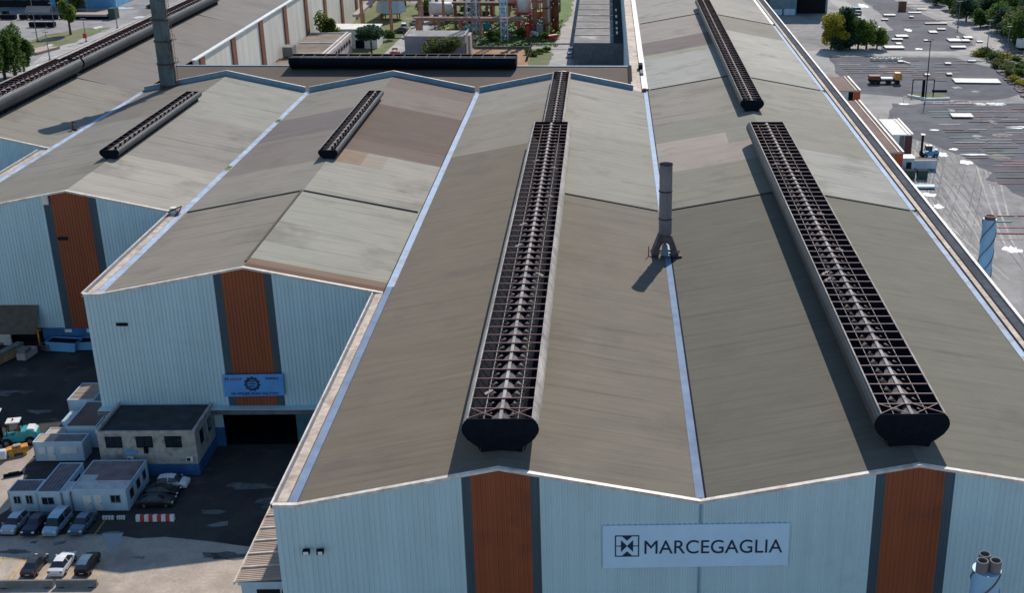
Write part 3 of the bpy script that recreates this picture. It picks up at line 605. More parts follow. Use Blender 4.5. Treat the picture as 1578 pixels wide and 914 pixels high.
t = thing('chimney', (-66.0, 265.4, EZ), 'tall ribbed grey chimney with dark bands at the left, top out of frame', 'chimney')
b = MB()
for z0, z1, r1 in ((23.3, 28.0, 1.62), (28.1, 32.8, 1.56), (32.9, 37.3, 1.5), (37.4, 43.0, 1.44), (43.1, 48.7, 1.4), (48.8, 55, 1.36)):
    b.tube((-66, 265.4, z0), (-66, 265.4, z1), r1, r1, 14, caps=False)
    for i in range(14):
        a = 2 * math.pi * i / 14; b.box(-66 + (r1 + .02) * math.cos(a) - .06, -66 + (r1 + .02) * math.cos(a) + .06, 265.4 + (r1 + .02) * math.sin(a) - .06, 265.4 + (r1 + .02) * math.sin(a) + .06, z0, z1)
b.build('flue', mat('weathered_grey_steel', (.10, .135, .15), .6, var=.35, scale=.6, stretch=(1, 1, .3), stain=(.05, .04, .035), stain_amt=.7, stain_scale=.5), t)
for z0 in (28, 32.8, 37.3, 43, 48.7): MB().tube((-66, 265.4, z0 - .08), (-66, 265.4, z0 + .22), 1.85, 1.85, 24).build('band', M['steeldark'], t)
MB().tube((-66, 265.4, 21.5), (-66, 265.4, 23.6), 1.9, 1.75, 24).build('base_collar', M['steeldark'], t)
b = MB(); b.bar((-64.2, 265.3, 23), (-64.2, 265.3, 55), .07).bar((-63.8, 265.3, 23), (-63.8, 265.3, 55), .07)
for i in range(60): b.bar((-64.2, 265.3, 23.4 + i * .52), (-63.8, 265.3, 23.4 + i * .52), .05)
for i in range(12): b.bar((-64.4, 265.3, 24 + i * 2.6), (-64, 265.3, 24 + i * 2.6), .05)
b.build('ladder', M['rustred'], t)
b = MB()
for z_ in (28.3, 33.1): b.box(-64.4, -63.2, 264.8, 265.9, z_, z_ + .08); b.bar((-63.2, 264.8, z_), (-63.2, 264.8, z_ + 1.1), .06).bar((-64.4, 264.8, z_ + 1.1), (-63.2, 264.8, z_ + 1.1), .06)
b.build('rest_platform', M['steeldark'], t)

def spiral(x, y, z0, z1, r, label, flues):
    t = thing('chimney', (x, y, z0), label, 'chimney')
    MB().tube((x, y, z0), (x, y, z1), r, r, 32).build('shaft', M['spiral'], t, smooth=False)
    b = MB(); H_ = z1 - z0; pitch = 9.0
    for st in range(3):
        n = int(H_ * 3); pts = []
        for i in range(n + 1):
            z_ = z0 + H_ * i / n; a = 2 * math.pi * (z_ / pitch + st / 3); pts.append((x + (r + .05) * math.cos(a), y + (r + .05) * math.sin(a), z_))
        for p, q in zip(pts, pts[1:]): b.bar(p, q, .09, .12)
    b.build('strake', M['strake'], t)
    mh = 1.1 if len(flues) > 1 else .45
    for (dx, dy, fr) in flues:
        k = MB(); k.tube((x + dx, y + dy, z1), (x + dx, y + dy, z1 + mh), fr, fr, 20, caps=False); k.tube((x + dx, y + dy, z1 + mh), (x + dx, y + dy, z1), fr * .8, fr * .8, 20, caps=False)
        k.tube((x + dx, y + dy, z1 + .3), (x + dx, y + dy, z1 + .32), fr * .8, fr * .8, 16)
        for i in range(20):
            a, c = 2 * math.pi * i / 20, 2 * math.pi * (i + 1) / 20
            k.face([(x + dx + fr * math.cos(a), y + dy + fr * math.sin(a), z1 + mh), (x + dx + fr * math.cos(c), y + dy + fr * math.sin(c), z1 + mh), (x + dx + .8 * fr * math.cos(c), y + dy + .8 * fr * math.sin(c), z1 + mh), (x + dx + .8 * fr * math.cos(a), y + dy + .8 * fr * math.sin(a), z1 + mh)])
        f = k.build('flue_mouth', M['gconc'] if len(flues) > 1 else M['rustred'], t)
        MB().tube((x + dx, y + dy, z1 + .33), (x + dx, y + dy, z1 + .38), fr * .78, fr * .78, 16).build('mouth_disc', M['black'], f)  # plain black disc closing the flue mouth
    return t
spiral(82.0, 166.0, 0, 25.6, 0.98, 'blue-white chimney with spiral fins and one dark mouth, past the right roof edge', [(0, 0, .78)])
spiral(59.7, 88.0, 0, 20.0, 1.2, 'blue-white chimney with spiral fins and three grey mouths, at the bottom right corner', [(-.58, -.35, .5), (.55, -.35, .5), (-.1, .62, .5)])

# ------------------------------------------------------------------ signs
def text(s, size, x, y, z, parent, m, name='lettering', bold=0.0, sx=1.0, center=False, name2=None):
    cu = bpy.data.curves.new(name, 'FONT'); cu.body = s; cu.size = size; cu.extrude = 0.02; cu.offset = bold
    if center: cu.align_x = 'CENTER'
    tmp = bpy.data.objects.new(name, cu); col.objects.link(tmp)
    bpy.context.view_layer.update()
    me = bpy.data.meshes.new_from_object(tmp.evaluated_get(bpy.context.evaluated_depsgraph_get()))
    bpy.data.objects.remove(tmp); me.materials.clear(); me.materials.append(M[m])
    o = bpy.data.objects.new(name, me); col.objects.link(o); o.parent = parent
    L = parent.location; o.rotation_euler = (math.pi / 2, 0, 0); o.location = (x - L[0], y - L[1], z - L[2]); o.scale = (sx, 1, 1)
    return o
t = thing('sign', (35.7, 96.35, 15.0), 'long pale blue sign reading MARCEGAGLIA with a square emblem, on the front facade', 'sign')
MB().hexa([(27.2, 96.3, 14.85), (44.15, 96.3, 15.0), (44.15, 96.4, 15.0), (27.2, 96.4, 14.85), (27.2, 96.3, 19.35), (44.15, 96.3, 19.45), (44.15, 96.4, 19.45), (27.2, 96.4, 19.35)]).build('banner', M['banner'], t)
text('MARCEGAGLIA', 2.02, 30.85, 96.28, 16.38, t, 'ink', bold=.0, sx=.925)
b = MB(); ex0, ex1, ez0, ez1, ey0, ey1 = 28.3, 30.5, 16.1, 18.35, 96.26, 96.29
cx, cz = (ex0 + ex1) / 2, (ez0 + ez1) / 2; th = .1
b.box(ex0, ex1, ey0, ey1, ez0, ez0 + th); b.box(ex0, ex1, ey0, ey1, ez1 - th, ez1); b.box(ex0, ex0 + th, ey0, ey1, ez0 + th, ez1 - th); b.box(ex1 - th, ex1, ey0, ey1, ez0 + th, ez1 - th)
b.box(ex0 + th, cx - .55, ey0, ey1, cz - .04, cz + .04); b.box(cx + .55, ex1 - th, ey0, ey1, cz - .04, cz + .04)
b.prism_y([(cx - .55, cz - .62), (cx, cz), (cx - .55, cz + .62)], ey0, ey1); b.prism_y([(cx + .55, cz + .62), (cx, cz), (cx + .55, cz - .62)], ey0, ey1)
b.prism_y([(cx - .45, ez1 - th), (cx, ez1 - .55), (cx + .45, ez1 - th)], ey0, ey1); b.prism_y([(cx - .45, ez0 + th), (cx + .45, ez0 + th), (cx, ez0 + .55)], ey0, ey1)
b.build('emblem', M['ink'], t)
t = thing('banner', (-18.5, 147.6, 7.3), 'small blue banner with a dark round emblem over the dark gateway', 'banner')
MB().hexa([(-22.45, 147.45, 7.35), (-14.7, 147.45, 7.5), (-14.7, 147.55, 7.5), (-22.45, 147.55, 7.35), (-22.4, 147.45, 10.5), (-14.6, 147.45, 10.6), (-14.6, 147.55, 10.6), (-22.4, 147.55, 10.5)]).build('cloth', M['banner2'], t)
text('UN ATELIER SMART FACTORY', .56, -18.5, 147.42, 7.62, t, 'ink', center=True, sx=.82)
text('M', .6, -22.15, 147.42, 9.7, t, 'ink'); text('GROUP', .5, -21.5, 147.42, 9.72, t, 'redink', sx=.9); text('BANKING', .42, -16.9, 147.42, 9.85, t, 'ink', sx=.9)
b = MB(); rr = random.Random(3)
for i in range(22):
    a, c = 2 * math.pi * i / 22, 2 * math.pi * (i + .8) / 22; ro = .95 + .12 * (i % 2)
    b.prism_y([(-18.7 + .62 * math.cos(a), 9.2 + .62 * math.sin(a)), (-18.7 + ro * math.cos(a), 9.2 + ro * math.sin(a)), (-18.7 + ro * math.cos(c), 9.2 + ro * math.sin(c)), (-18.7 + .62 * math.cos(c), 9.2 + .62 * math.sin(c))], 147.4, 147.44)
for dz in (-.35, 0, .35): b.box(-18.7 - .45, -18.7 + .45 - abs(dz) * .3, 147.4, 147.44, 9.15 + dz, 9.3 + dz)
b.build('round_emblem', M['ink'], t)
for i, x in enumerate((.55, 1.8)):
    t = thing('floodlight', (x, 96.3, 17.0), ('left' if i == 0 else 'right') + ' one of two small floodlights on the front facade near its left corner', 'floodlight', 'floodlights on the front facade')
    MB().box(x - .3, x + .3, 95.75, 96.2, 16.95, 17.35).build('housing', M['dark'], t); MB().box(x - .22 + .07 * i, x + .24, 95.7, 95.745, 17.0, 17.3).build('lens', M['lamp'], t); MB().box(x - .05, x + .05, 96.2, 96.42, 17.1, 17.2).build('bracket', M['dark'], t)
# ------------------------------------------------------------------ left yard: buildings and cabins
t = thing('office_building', (-30.2, 140, 0), 'shabby plastered office block with blue base and black flat roof', 'building')
ox0, ox1, oy0, oy1, oh = -36.4, -24.3, 140.0, 147.6, 6.3
b = MB(); b.box(ox0, ox1, oy0, oy1, 1.61, oh - .3); b.box(ox0 - .1, ox0 + .25, oy0 - .1, oy1, oh - .29, oh + .25); b.box(ox1 - .25, ox1 + .1, oy0 - .1, oy1, oh - .29, oh + .1); b.box(ox0 + .26, ox1 - .26, oy0 - .1, oy0 + .2, oh - .29, oh)
b.build('wall', M['plaster'], t)
MB().box(ox0 - .05, ox1 + .05, oy0 - .05, oy1, 0, 1.6).build('blue_base', M['bluepl'], t)
MB().box(ox0 + .26, ox1 - .26, oy0 + .21, oy1, oh - .28, oh - .15).build('roof', M['tar'], t)
def window(root, x0, x1, z0, z1, y, name='window', m='glass', fr='frame', mull=1):
    g = MB().box(x0, x1, y - .02, y + .03, z0, z1).build(name, M[m], root)
    b = MB(); b.box(x0 - .07, x0, y - .05, y + .03, z0 - .07, z1 + .07).box(x1, x1 + .07, y - .05, y + .03, z0 - .07, z1 + .07).box(x0, x1, y - .05, y + .03, z1, z1 + .07).box(x0, x1, y - .08, y + .03, z0 - .09, z0)
    for k in range(1, mull + 1):
        xx = x0 + (x1 - x0) * k / (mull + 1); b.box(xx - .03, xx + .03, y - .045, y - .021, z0, z1)
    b.build('frame', M[fr], g); return g
def window_x(root, y0, y1, z0, z1, x, name='window', m='glass'):
    g = MB().box(x - .03, x + .03, y0, y1, z0, z1).build(name, M[m], root)
    MB().box(x - .03, x + .06, y0 - .07, y0, z0 - .07, z1 + .07).box(x - .03, x + .06, y1, y1 + .07, z0 - .07, z1 + .07).box(x - .03, x + .06, y0, y1, z1, z1 + .07).box(x - .03, x + .07, y0, y1, z0 - .09, z0).build('frame', M['frame'], g)
for a in (-35.4, -31.6, -28.0): window(t, a, a + 1.9, 4.1, 5.5, oy0 - .03, fr='dark')
MB().box(-33.3, -31.7, oy0 - .12, oy0 - .03, 3.2, 3.6).build('name_board', M['banner2'], t)
for a in (-33.0, -25.6):
    k = MB().box(a, a + .8, oy0 - .4, oy0 - .04, 2.15, 2.75).build('air_conditioner', M['white'], t); MB().box(a + .08, a + .5, oy0 - .43, oy0 - .405, 2.22, 2.66).build('fan_grille', M['black'], k)
MB().box(-30.75, -30.3, oy0 - .35, oy0 - .04, 3.3, 4.05).build('vent_hood', M['dark'], t)
for a in (141.5, 144.8): window_x(t, a, a + 1.5, 3.4, 5.4, ox1 + .02)

def cabin(name, x0, x1, y0, y1, h, label, m='cabin', rm='cabinroof', wins=(), doors=(), sidewins=(), ribs='y', cat='site cabin', group=None, z0=.12, rimm='frame'):
    t = thing(name, ((x0 + x1) / 2, y0, 0), label, cat, group)
    b = MB(); b.box(x0, x1, y0, y1, z0, h - .2)
    n = int((x1 - x0) / .5)
    b.build('wall', M[m], t)
    b = MB(); b.box(x0 + .12, x1 - .12, y0 + .12, y1 - .12, h - .17, h - .1)
    if ribs == 'y':
        k = int((x1 - x0 - .3) / .42)
        for i in range(k + 1): xx = x0 + .2 + i * .42; b.box(xx, xx + .12, y0 + .12, y1 - .12, h - .098, h - .04)
    elif ribs == 'x':
        k = int((y1 - y0 - .3) / .42)
        for i in range(k + 1): yy = y0 + .2 + i * .42; b.box(x0 + .12, x1 - .12, yy, yy + .12, h - .098, h - .04)
    b.build('roof', M[rm], t)
    MB().box(x0 - .03, x1 + .03, y0 - .03, y0 + .11, h - .2, h).box(x0 - .03, x1 + .03, y1 - .11, y1 + .03, h - .2, h).box(x0 - .03, x0 + .11, y0 + .11, y1 - .11, h - .2, h).box(x1 - .11, x1 + .03, y0 + .11, y1 - .11, h - .2, h).build('roof_frame', M[m], t)
    MB().box(x0 + .1, x1 - .1, y0 + .1, y1 - .1, 0, z0).build('skid', M['dark'], t)
    b = MB()
    for xx in (x0 - .02, x1 - .1): b.box(xx, xx + .12, y0 - .035, y0 + .04, z0, h - .21)
    b.build('corner_post', M['frame'], t)
    for (a, c, e, f) in wins: window(t, x0 + a, x0 + c, e, f, y0 - .01)
    for (a, c) in doors:
        d = MB().box(x0 + a, x0 + c, y0 - .05, y0 - .005, z0 + .1, 2.25).build('door', M['white'] if m != 'white' else M['cabin'], t)
        MB().box(x0 + c - .16, x0 + c - .08, y0 - .1, y0 - .055, 1.1, 1.25).build('handle', M['dark'], d)
    for (a, c, e, f) in sidewins: window_x(t, y0 + a, y0 + c, e, f, x1 + .01)
    return t
cabin('site_cabin', -44.1, -40.75, 131.3, 134.1, 2.9, 'small striped-roof site cabin, leftmost in the row behind the cars', wins=((.6, 1.35, 1.3, 2.2), (2.05, 2.75, 1.25, 2.3)), doors=())
cabin('site_cabin', -40.6, -37.75, 131.0, 138.0, 3.0, 'long narrow site cabin with a dark ribbed roof, second in the row behind the cars', wins=((.55, 1.9, 1.3, 2.2),), sidewins=((1, 2.6, 1.2, 2.3), (4, 5.5, 1.2, 2.3)))
cabin('site_cabin', -37.65, -36.75, 131.1, 133.4, 2.95, 'narrow blank link cabin squeezed between the ribbed cabin and the stained one', wins=(), ribs=None, rm='cabinroofw')
t = cabin('site_cabin', -36.65, -30.1, 131.3, 138.4, 3.1, 'widest site cabin, its roof half white with rust stains and half dull brown', wins=((4.6, 5.7, 1.3, 2.25),), doors=((1.3, 2.25), (2.6, 3.5)), sidewins=((.8, 2.0, 1.2, 2.4), (3, 4.2, 1.2, 2.4), (5.2, 6.2, 1.2, 2.4)), ribs=None, rm='cabinroofw')
b = MB(); b.box(-34.6, -30.25, 133.6, 138.25, 3.02, 3.06); b.box(-36.5, -34.6, 135.0, 138.25, 3.02, 3.06)
for i in range(12): b.box(-30.9, -30.25, 134.7 + i * .3, 134.85 + i * .3, 3.061, 3.1)
b.build('brown_roofing', mat('brown_roofing', (.20, .155, .15), .9, var=.25, scale=.8, stain=(.26, .11, .08), stain_amt=.4, stain_scale=.5), t)
t = cabin('site_cabin', -46.4, -40.1, 143.7, 146.0, 2.9, 'blue site cabin with two pale shutters, standing alone beside the teal forklift', wins=(), doors=((1.7, 2.6),), rm='cabinroof', ribs=None)
MB().box(-46.2, -43.8, 143.85, 145.85, 2.81, 2.85).build('pale_roof_sheet', M['beigeroof'], t)
for a, c in ((-45.8, -44.95), (-43.1, -40.9)): MB().box(a, c, 143.62, 143.68, 1.2, 2.2).build('shutter', M['white'], t)
cabin('container', -43.6, -39.6, 147.2, 154.6, 3.3, 'long storage container with a brown-red flat roof beside the middle facade', rm='brownroof', ribs=None, cat='container')
cabin('container', -46.4, -42.8, 154.9, 160.2, 3.4, 'container with a cream ribbed roof behind the brown-roofed container', rm='beigeroof', ribs='x', cat='container')
cabin('container', -43.2, -39.0, 160.8, 164.0, 4.6, 'tall grey-blue container tucked against the corner of the middle hall', m='rim', rm='tar', ribs=None, cat='container')
cabin('container', -45.6, -43.75, 150.6, 153.6, 2.3, 'low pale-roofed box beside the brown-roofed container', rm='cabinroofw', ribs=None, cat='container')
cabin('container', -46.8, -43.75, 147.0, 149.8, 1.8, 'low blue box with a cream top in front of the brown-roofed container', rm='beigeroof', ribs=None, cat='container')
# lean-to at the foot of the main hall
t = thing('lean_to', (-6.5, 106, 0), 'lean-to with a beige ribbed roof against the left corner of the front facade', 'lean-to')
b = MB(); b.box(-9.1, -2.3, 105.9, 120, 0, 7.2); b.build('wall', M['cabin'], t)
b = MB()
for i in range(6):
    y0 = 105.5 + i * 2.45; b.hexa([(-9.5, y0, 7.4), (-2.25, y0, 7.9), (-2.25, y0 + 2.4, 7.9), (-9.5, y0 + 2.4, 7.4), (-9.5, y0, 7.5), (-2.25, y0, 8.0), (-2.25, y0 + 2.4, 8.0), (-9.5, y0 + 2.4, 7.5)])
    for k in range(7): b.hexa([(-9.4, y0 + .15 + k * .33, 7.49), (-2.3, y0 + .15 + k * .33, 7.99), (-2.3, y0 + .25 + k * .33, 7.99), (-9.4, y0 + .25 + k * .33, 7.49), (-9.4, y0 + .15 + k * .33, 7.55), (-2.3, y0 + .15 + k * .33, 8.05), (-2.3, y0 + .25 + k * .33, 8.05), (-9.4, y0 + .25 + k * .33, 7.55)])
b.build('roof', M['beigeroof'], t)
for i in range(1, 6): y0 = 105.45 + i * 2.45; MB().hexa([(-9.45, y0 - .1, 7.5), (-2.3, y0 - .1, 8.0), (-2.3, y0 + .04, 8.0), (-9.45, y0 + .04, 7.5), (-9.45, y0 - .1, 7.68), (-2.3, y0 - .1, 8.18), (-2.3, y0 + .04, 8.18), (-9.45, y0 + .04, 7.68)]).build('roof_batten', M['trim'], t)
MB().box(-9.62, -9.5, 105.3, 120.2, 7.3, 7.62).build('edge_flashing', M['trim'], t)
MB().box(-9.3, -2.3, 105.6, 105.88, 7.0, 7.35).build('fascia', M['cabin'], t)
MB().box(-7.6, -5.3, 105.84, 105.89, 3.5, 6.3).build('opening', M['black'], t)
MB().bar((-4.2, 112.6, 8.2), (-2.4, 112.6, 8.3), .18).bar((-4.2, 111.6, 8.0), (-2.4, 111.6, 8.1), .25).bar((-4.1, 112.6, 7.9), (-4.1, 112.6, 8.9), .35).build('pipe_bracket', M['dark'], t)
MB().box(-4.9, -4.1, 105.1, 105.6, 6.2, 6.6).bar((-4.2, 105.4, 6.5), (-2.4, 105.4, 6.5), .1).build('lamp_arm', M['dark'], t)

# ------------------------------------------------------------------ cars
def prof_car(kind):
    if kind == 'sedan': return [(-2.25, .62, .66, .55), (-2.2, .86, .9, .66), (-1.75, 1.0, 1.02, .68), (-1.0, 1.0, 1.40, .54), (-.2, .98, 1.45, .56), (.35, .95, 1.40, .55), (1.1, .93, .98, .70), (1.9, .80, .84, .66), (2.2, .6, .66, .55)]
    if kind == 'hatch': return [(-2.0, .6, .64, .6), (-1.98, .92, .98, .66), (-1.72, 1.02, 1.36, .56), (-1.0, 1.02, 1.48, .56), (-.2, 1.0, 1.50, .57), (.4, .97, 1.42, .56), (1.15, .95, 1.0, .68), (1.75, .82, .86, .64), (2.0, .6, .66, .55)]
    if kind == 'suv': return [(-2.2, .7, .76, .66), (-2.18, 1.05, 1.1, .70), (-1.9, 1.15, 1.56, .60), (-1.0, 1.15, 1.68, .60), (-.1, 1.12, 1.68, .61), (.5, 1.08, 1.58, .60), (1.15, 1.06, 1.12, .74), (1.95, .98, 1.02, .70), (2.22, .7, .76, .6)]
    return [(-2.2, .7, .76, .7), (-2.18, 1.0, 1.1, .74), (-2.1, 1.05, 1.75, .66), (-1.0, 1.08, 1.85, .66), (.2, 1.06, 1.85, .66), (.85, 1.03, 1.74, .64), (1.55, 1.0, 1.08, .74), (2.05, .86, .92, .68), (2.25, .6, .68, .6)]
def car(kind, paint, loc, rz, label, group, hwid=.88, sc_=1.0, roofm=None):
    t = thing('parked_car', loc, label, 'car', group, rz); t.scale = (sc_, sc_ * .96, sc_ * 1.06)
    S = prof_car(kind); body = MB(); gl = MB(); rf = MB()
    ends = (S[0][0], S[-1][0])
    def ring(i):
        y, zb_, zt_, ht = S[i]; hw = hwid * (.93 if i in (0, len(S) - 1) else (.97 if i in (1, len(S) - 2) else 1)); lo = .28
        return [(hw * .94, y, lo), (hw, y, lo + .2), (hw, y, zb_ * .8), (hw * .95, y, zb_), (ht, y, zt_), (0, y, zt_ + .03)]
    for i in range(len(S) - 1):
        A, B_ = ring(i), ring(i + 1)
        cabA = S[i][2] - S[i][1] > .2; cabB = S[i + 1][2] - S[i + 1][1] > .2
        for k in range(5):
            for sg in (1, -1):
                q = [(sg * p[0], p[1], p[2]) for p in (A[k], B_[k], B_[k + 1], A[k + 1])]
                if sg < 0: q = q[::-1]
                if k == 3 and (cabA or cabB): gl.face(q)
                elif k == 4 and (cabA != cabB): gl.face(q)
                elif k == 4 and cabA and cabB: rf.face(q)
                else: body.face(q)
    for i in (0, len(S) - 1):
        A = ring(i); q = [(p[0], p[1], p[2]) for p in A] + [(-p[0], p[1], p[2]) for p in A[::-1]]; body.face(q if i == 0 else q[::-1])
    # wheel arches / pillars
    L = S[-1][0]
    body.box(-hwid * .9, hwid * .9, S[0][0] + .08, L - .08, .22, .3)
    for sg in (-1, 1):
        for yy in (-.35,): body.bar((sg * (hwid * .955 + .01), yy, S[4][1]), (sg * (S[4][3] + .015), yy, S[4][2]), .08, .03)
    o = body.build('body', M[paint], t, world=False, smooth=False, bevel=.02)
    gl.build('windows', M['glass'], t, world=False); rf.build('roof_panel', M[roofm or paint], t, world=False)
    for sg in (-1, 1):
        for yy in (S[0][0] + .85, L - .85):
            ty = MB().tube((sg * (hwid - .2), yy, .32), (sg * (hwid + .02), yy, .32), .32, .32, 16).build('wheel', M['tyre'], t, world=False)
            MB().tube((sg * (hwid + .021), yy, .32), (sg * (hwid + .035), yy, .32), .2, .2, 12).build('rim', M['hub'], ty, world=False)
        MB().box(min(sg * .5, sg * .8), max(sg * .5, sg * .8), L - .14, L - .02 + .03, .62, .74).build('headlight', M['lamp'], t, world=False)
        MB().box(min(sg * .56, sg * .82), max(sg * .56, sg * .82), S[0][0] - .03, S[0][0] + .1, .7, .86).build('tail_light', M['tail'], t, world=False)
        MB().box(min(sg * hwid, sg * (hwid + .16)), max(sg * hwid, sg * (hwid + .16)), .82, .98, S[5][1] - .02, S[5][1] + .12).build('wing_mirror', M[paint], t, world=False)
    MB().box(-.26, .26, S[0][0] - .02, S[0][0] - .005, .5, .6).build('number_plate', M['plate'], t, world=False)
    return t
def pc(n, c, r=.28, me=.3): M[n] = mat(n, c, r, metal=me, var=0.04, scale=2, spec=.7); return n
pc('silver_paint', (.42, .43, .45)); pc('navy_paint', (.012, .02, .05)); pc('lightblue_paint', (.30, .45, .52)); pc('slate_paint', (.10, .16, .22)); pc('black_paint', (.012, .013, .015)); pc('white_car_paint', (.72, .72, .72), .3, 0); pc('dark_grey_paint', (.035, .037, .04)); pc('pale_paint', (.38, .45, .50))
q = -1
F = math.pi
def cg(px, py, dz=0): p = G(px, py, 0); return (p.x, p.y, .01)
car('hatch', 'pale_paint', (-42.1, 127.9, .01), F - .06, 'pale hatchback cut by the left edge of the photo, nose to the camera', 'cars in front of the site cabins')
car('sedan', 'navy_paint', (-39.6, 127.7, .01), F - .06, 'dark blue car facing the camera between the pale hatchback and the light blue van', 'cars in front of the site cabins')
car('van', 'lightblue_paint', (-37.1, 127.7, .01), F - .06, 'light blue boxy van facing the camera in front of the site cabins', 'cars in front of the site cabins')
car('sedan', 'slate_paint', (-34.2, 127.8, .01), F - .06, 'grey-blue car facing the camera, rightmost of the row before the cabins', 'cars in front of the site cabins')
car('hatch', 'white_car_paint', (-26.7, 137.1, .01), -F / 2, 'white hatchback parked sideways beside the blue-based office block', 'cars beside the wide cabin')
car('sedan', 'black_paint', (-27.3, 134.9, .01), -F / 2, 'black car parked sideways, the middle one beside the wide cabin', 'cars beside the wide cabin')
car('sedan', 'dark_grey_paint', (-27.2, 132.8, .01), -F / 2, 'dark grey car parked sideways nearest the red-and-white barrier', 'cars beside the wide cabin')
car('sedan', 'dark_grey_paint', (-36.2, 119.3, .01), 0.0, 'dark grey car in the sun, leftmost behind the concrete barriers', 'cars behind the concrete barriers', sc_=.92)
car('sedan', 'white_car_paint', (-33.2, 119.5, .01), 0.0, 'white car in the sun between two dark cars behind the barriers', 'cars behind the concrete barriers', sc_=.98)
car('suv', 'black_paint', (-30.4, 119.4, .01), 0.0, 'black sport-utility car in the sun, rightmost behind the barriers', 'cars behind the concrete barriers', sc_=.9, roofm='slate_paint')
b = MB()
for x in (-40.7, -37.9, -34.8, -31.9, -28.9, -38.4): b.box(x - .07, x + .07, 117.0, 121.6, 0.012, 0.016)
b.box(-46, -36.5, 121.3, 121.45, .012, .016)
for x in (-41, -38.4, -35.6, -32.3): b.box(x - .06, x + .06, 124.9, 129.6, 0.013, 0.017)
tag(b.build('parking_lines', M['paint']), kind='structure')
for i, (x0, x1) in enumerate(((-44.3, -38.6), (-38.55, -32.75), (-32.45, -28.1))):
    t = thing('concrete_barrier', ((x0 + x1) / 2, 115.9, 0), ('long concrete barrier block cut by the left edge of the photo', 'middle concrete barrier block behind the parked white car', 'rightmost concrete barrier block, below the black sport-utility car')[i], 'concrete barrier', 'concrete barriers along the bottom left')
    MB().prism_x([(115.55, 0), (116.25, 0), (116.2, .2), (116.05, .4), (116.02, .85), (115.78, .85), (115.75, .4), (115.6, .2)], x0, x1).build('block', M['gconc'], t)
    MB().box(x0 + .3, x0 + .9, 115.52, 115.56, .02, .1).box(x1 - .9, x1 - .3, 115.52, 115.56, .02, .1).build('lifting_slot', M['dark'], t)
t = thing('road_barrier', (-26.3, 129.2, 0), 'red-and-white striped plastic barrier lying in front of the wide site cabin', 'road barrier')
for i in range(9):
    a = -28.5 + i * .5; MB().prism_x([(128.9, 0.02), (129.5, .02), (129.4, .75), (129.05, .75)], a, a + .49).build('segment', M['red' if i % 2 else 'white'], t)
for i, (a, c) in enumerate(((-32.6, -31.2), (-30.9, -29.9))):
    t = thing('road_barrier', (a, 129.6, 0), ('low white barrier at the foot of the wide cabin, left of two', 'low white barrier touching the red-and-white one')[i], 'road barrier', 'low white barriers')
    b = MB()
    for k in range(4): b.box(a + k * (c - a) / 4, a + (k + .7) * (c - a) / 4, 129.4, 129.7, .02, .45)
    b.build('block_row', M['white'], t); MB().box(a, c, 129.45, 129.65, .1, .3).build('rail', M['gconc'], t)
def puddle(pts, seed, z=.02):
    return sheet('puddle', pts, z, M['puddle'], amp=.35, step=.8, seed=seed)
puddle([(-31.6, 126.5), (-29.1, 126.6), (-28.3, 124.4), (-29.2, 122.8), (-30.2, 124.6)], 2)
puddle([(-39, 124.9), (-38.3, 125.0), (-38.4, 124.0), (-39.1, 123.9)], 3); puddle([(-36.3, 124.6), (-35, 125), (-35.1, 124.4), (-36.3, 123.8)], 4)
puddle([(-20, 128), (-17.6, 128.9), (-17.4, 127.9)], 5); puddle([(-26.5, 121.4), (-24.8, 121.5), (-25, 121.0)], 6)
puddle([(-62, 157), (-58.5, 157.6), (-58.8, 156.6)], 9)

rq = random.Random(4)
for (x, y, sx, sy, k) in ((-17, 137, 3.2, 1.2, 1), (-13, 133, 2.4, 1.6, 2), (-9, 141, 2.6, 1.0, 3), (-20, 131, 2.0, .6, 4), (-11, 128, 2.2, .8, 5), (-60, 164, 3, 1.0, 6), (-52, 158, 2.4, .8, 7), (-16, 121.5, 3.2, .9, 8), (-40, 122.9, 2.2, .5, 9)):
    pts = []
    for i in range(16):
        a_ = 2 * math.pi * i / 16; q_ = rq.uniform(.5, 1.2); pts.append((x + sx * q_ * math.cos(a_) + y * 0, y + sy * q_ * math.sin(a_)))
    sheet('dirt_patch', pts, .013 + k * .0004, mat('dusty_patch', (0.12, 0.115, 0.11), .9, var=.4, scale=1.2, fine=.2, stain=(.04, .04, .04), stain_amt=.8, stain_scale=.5))
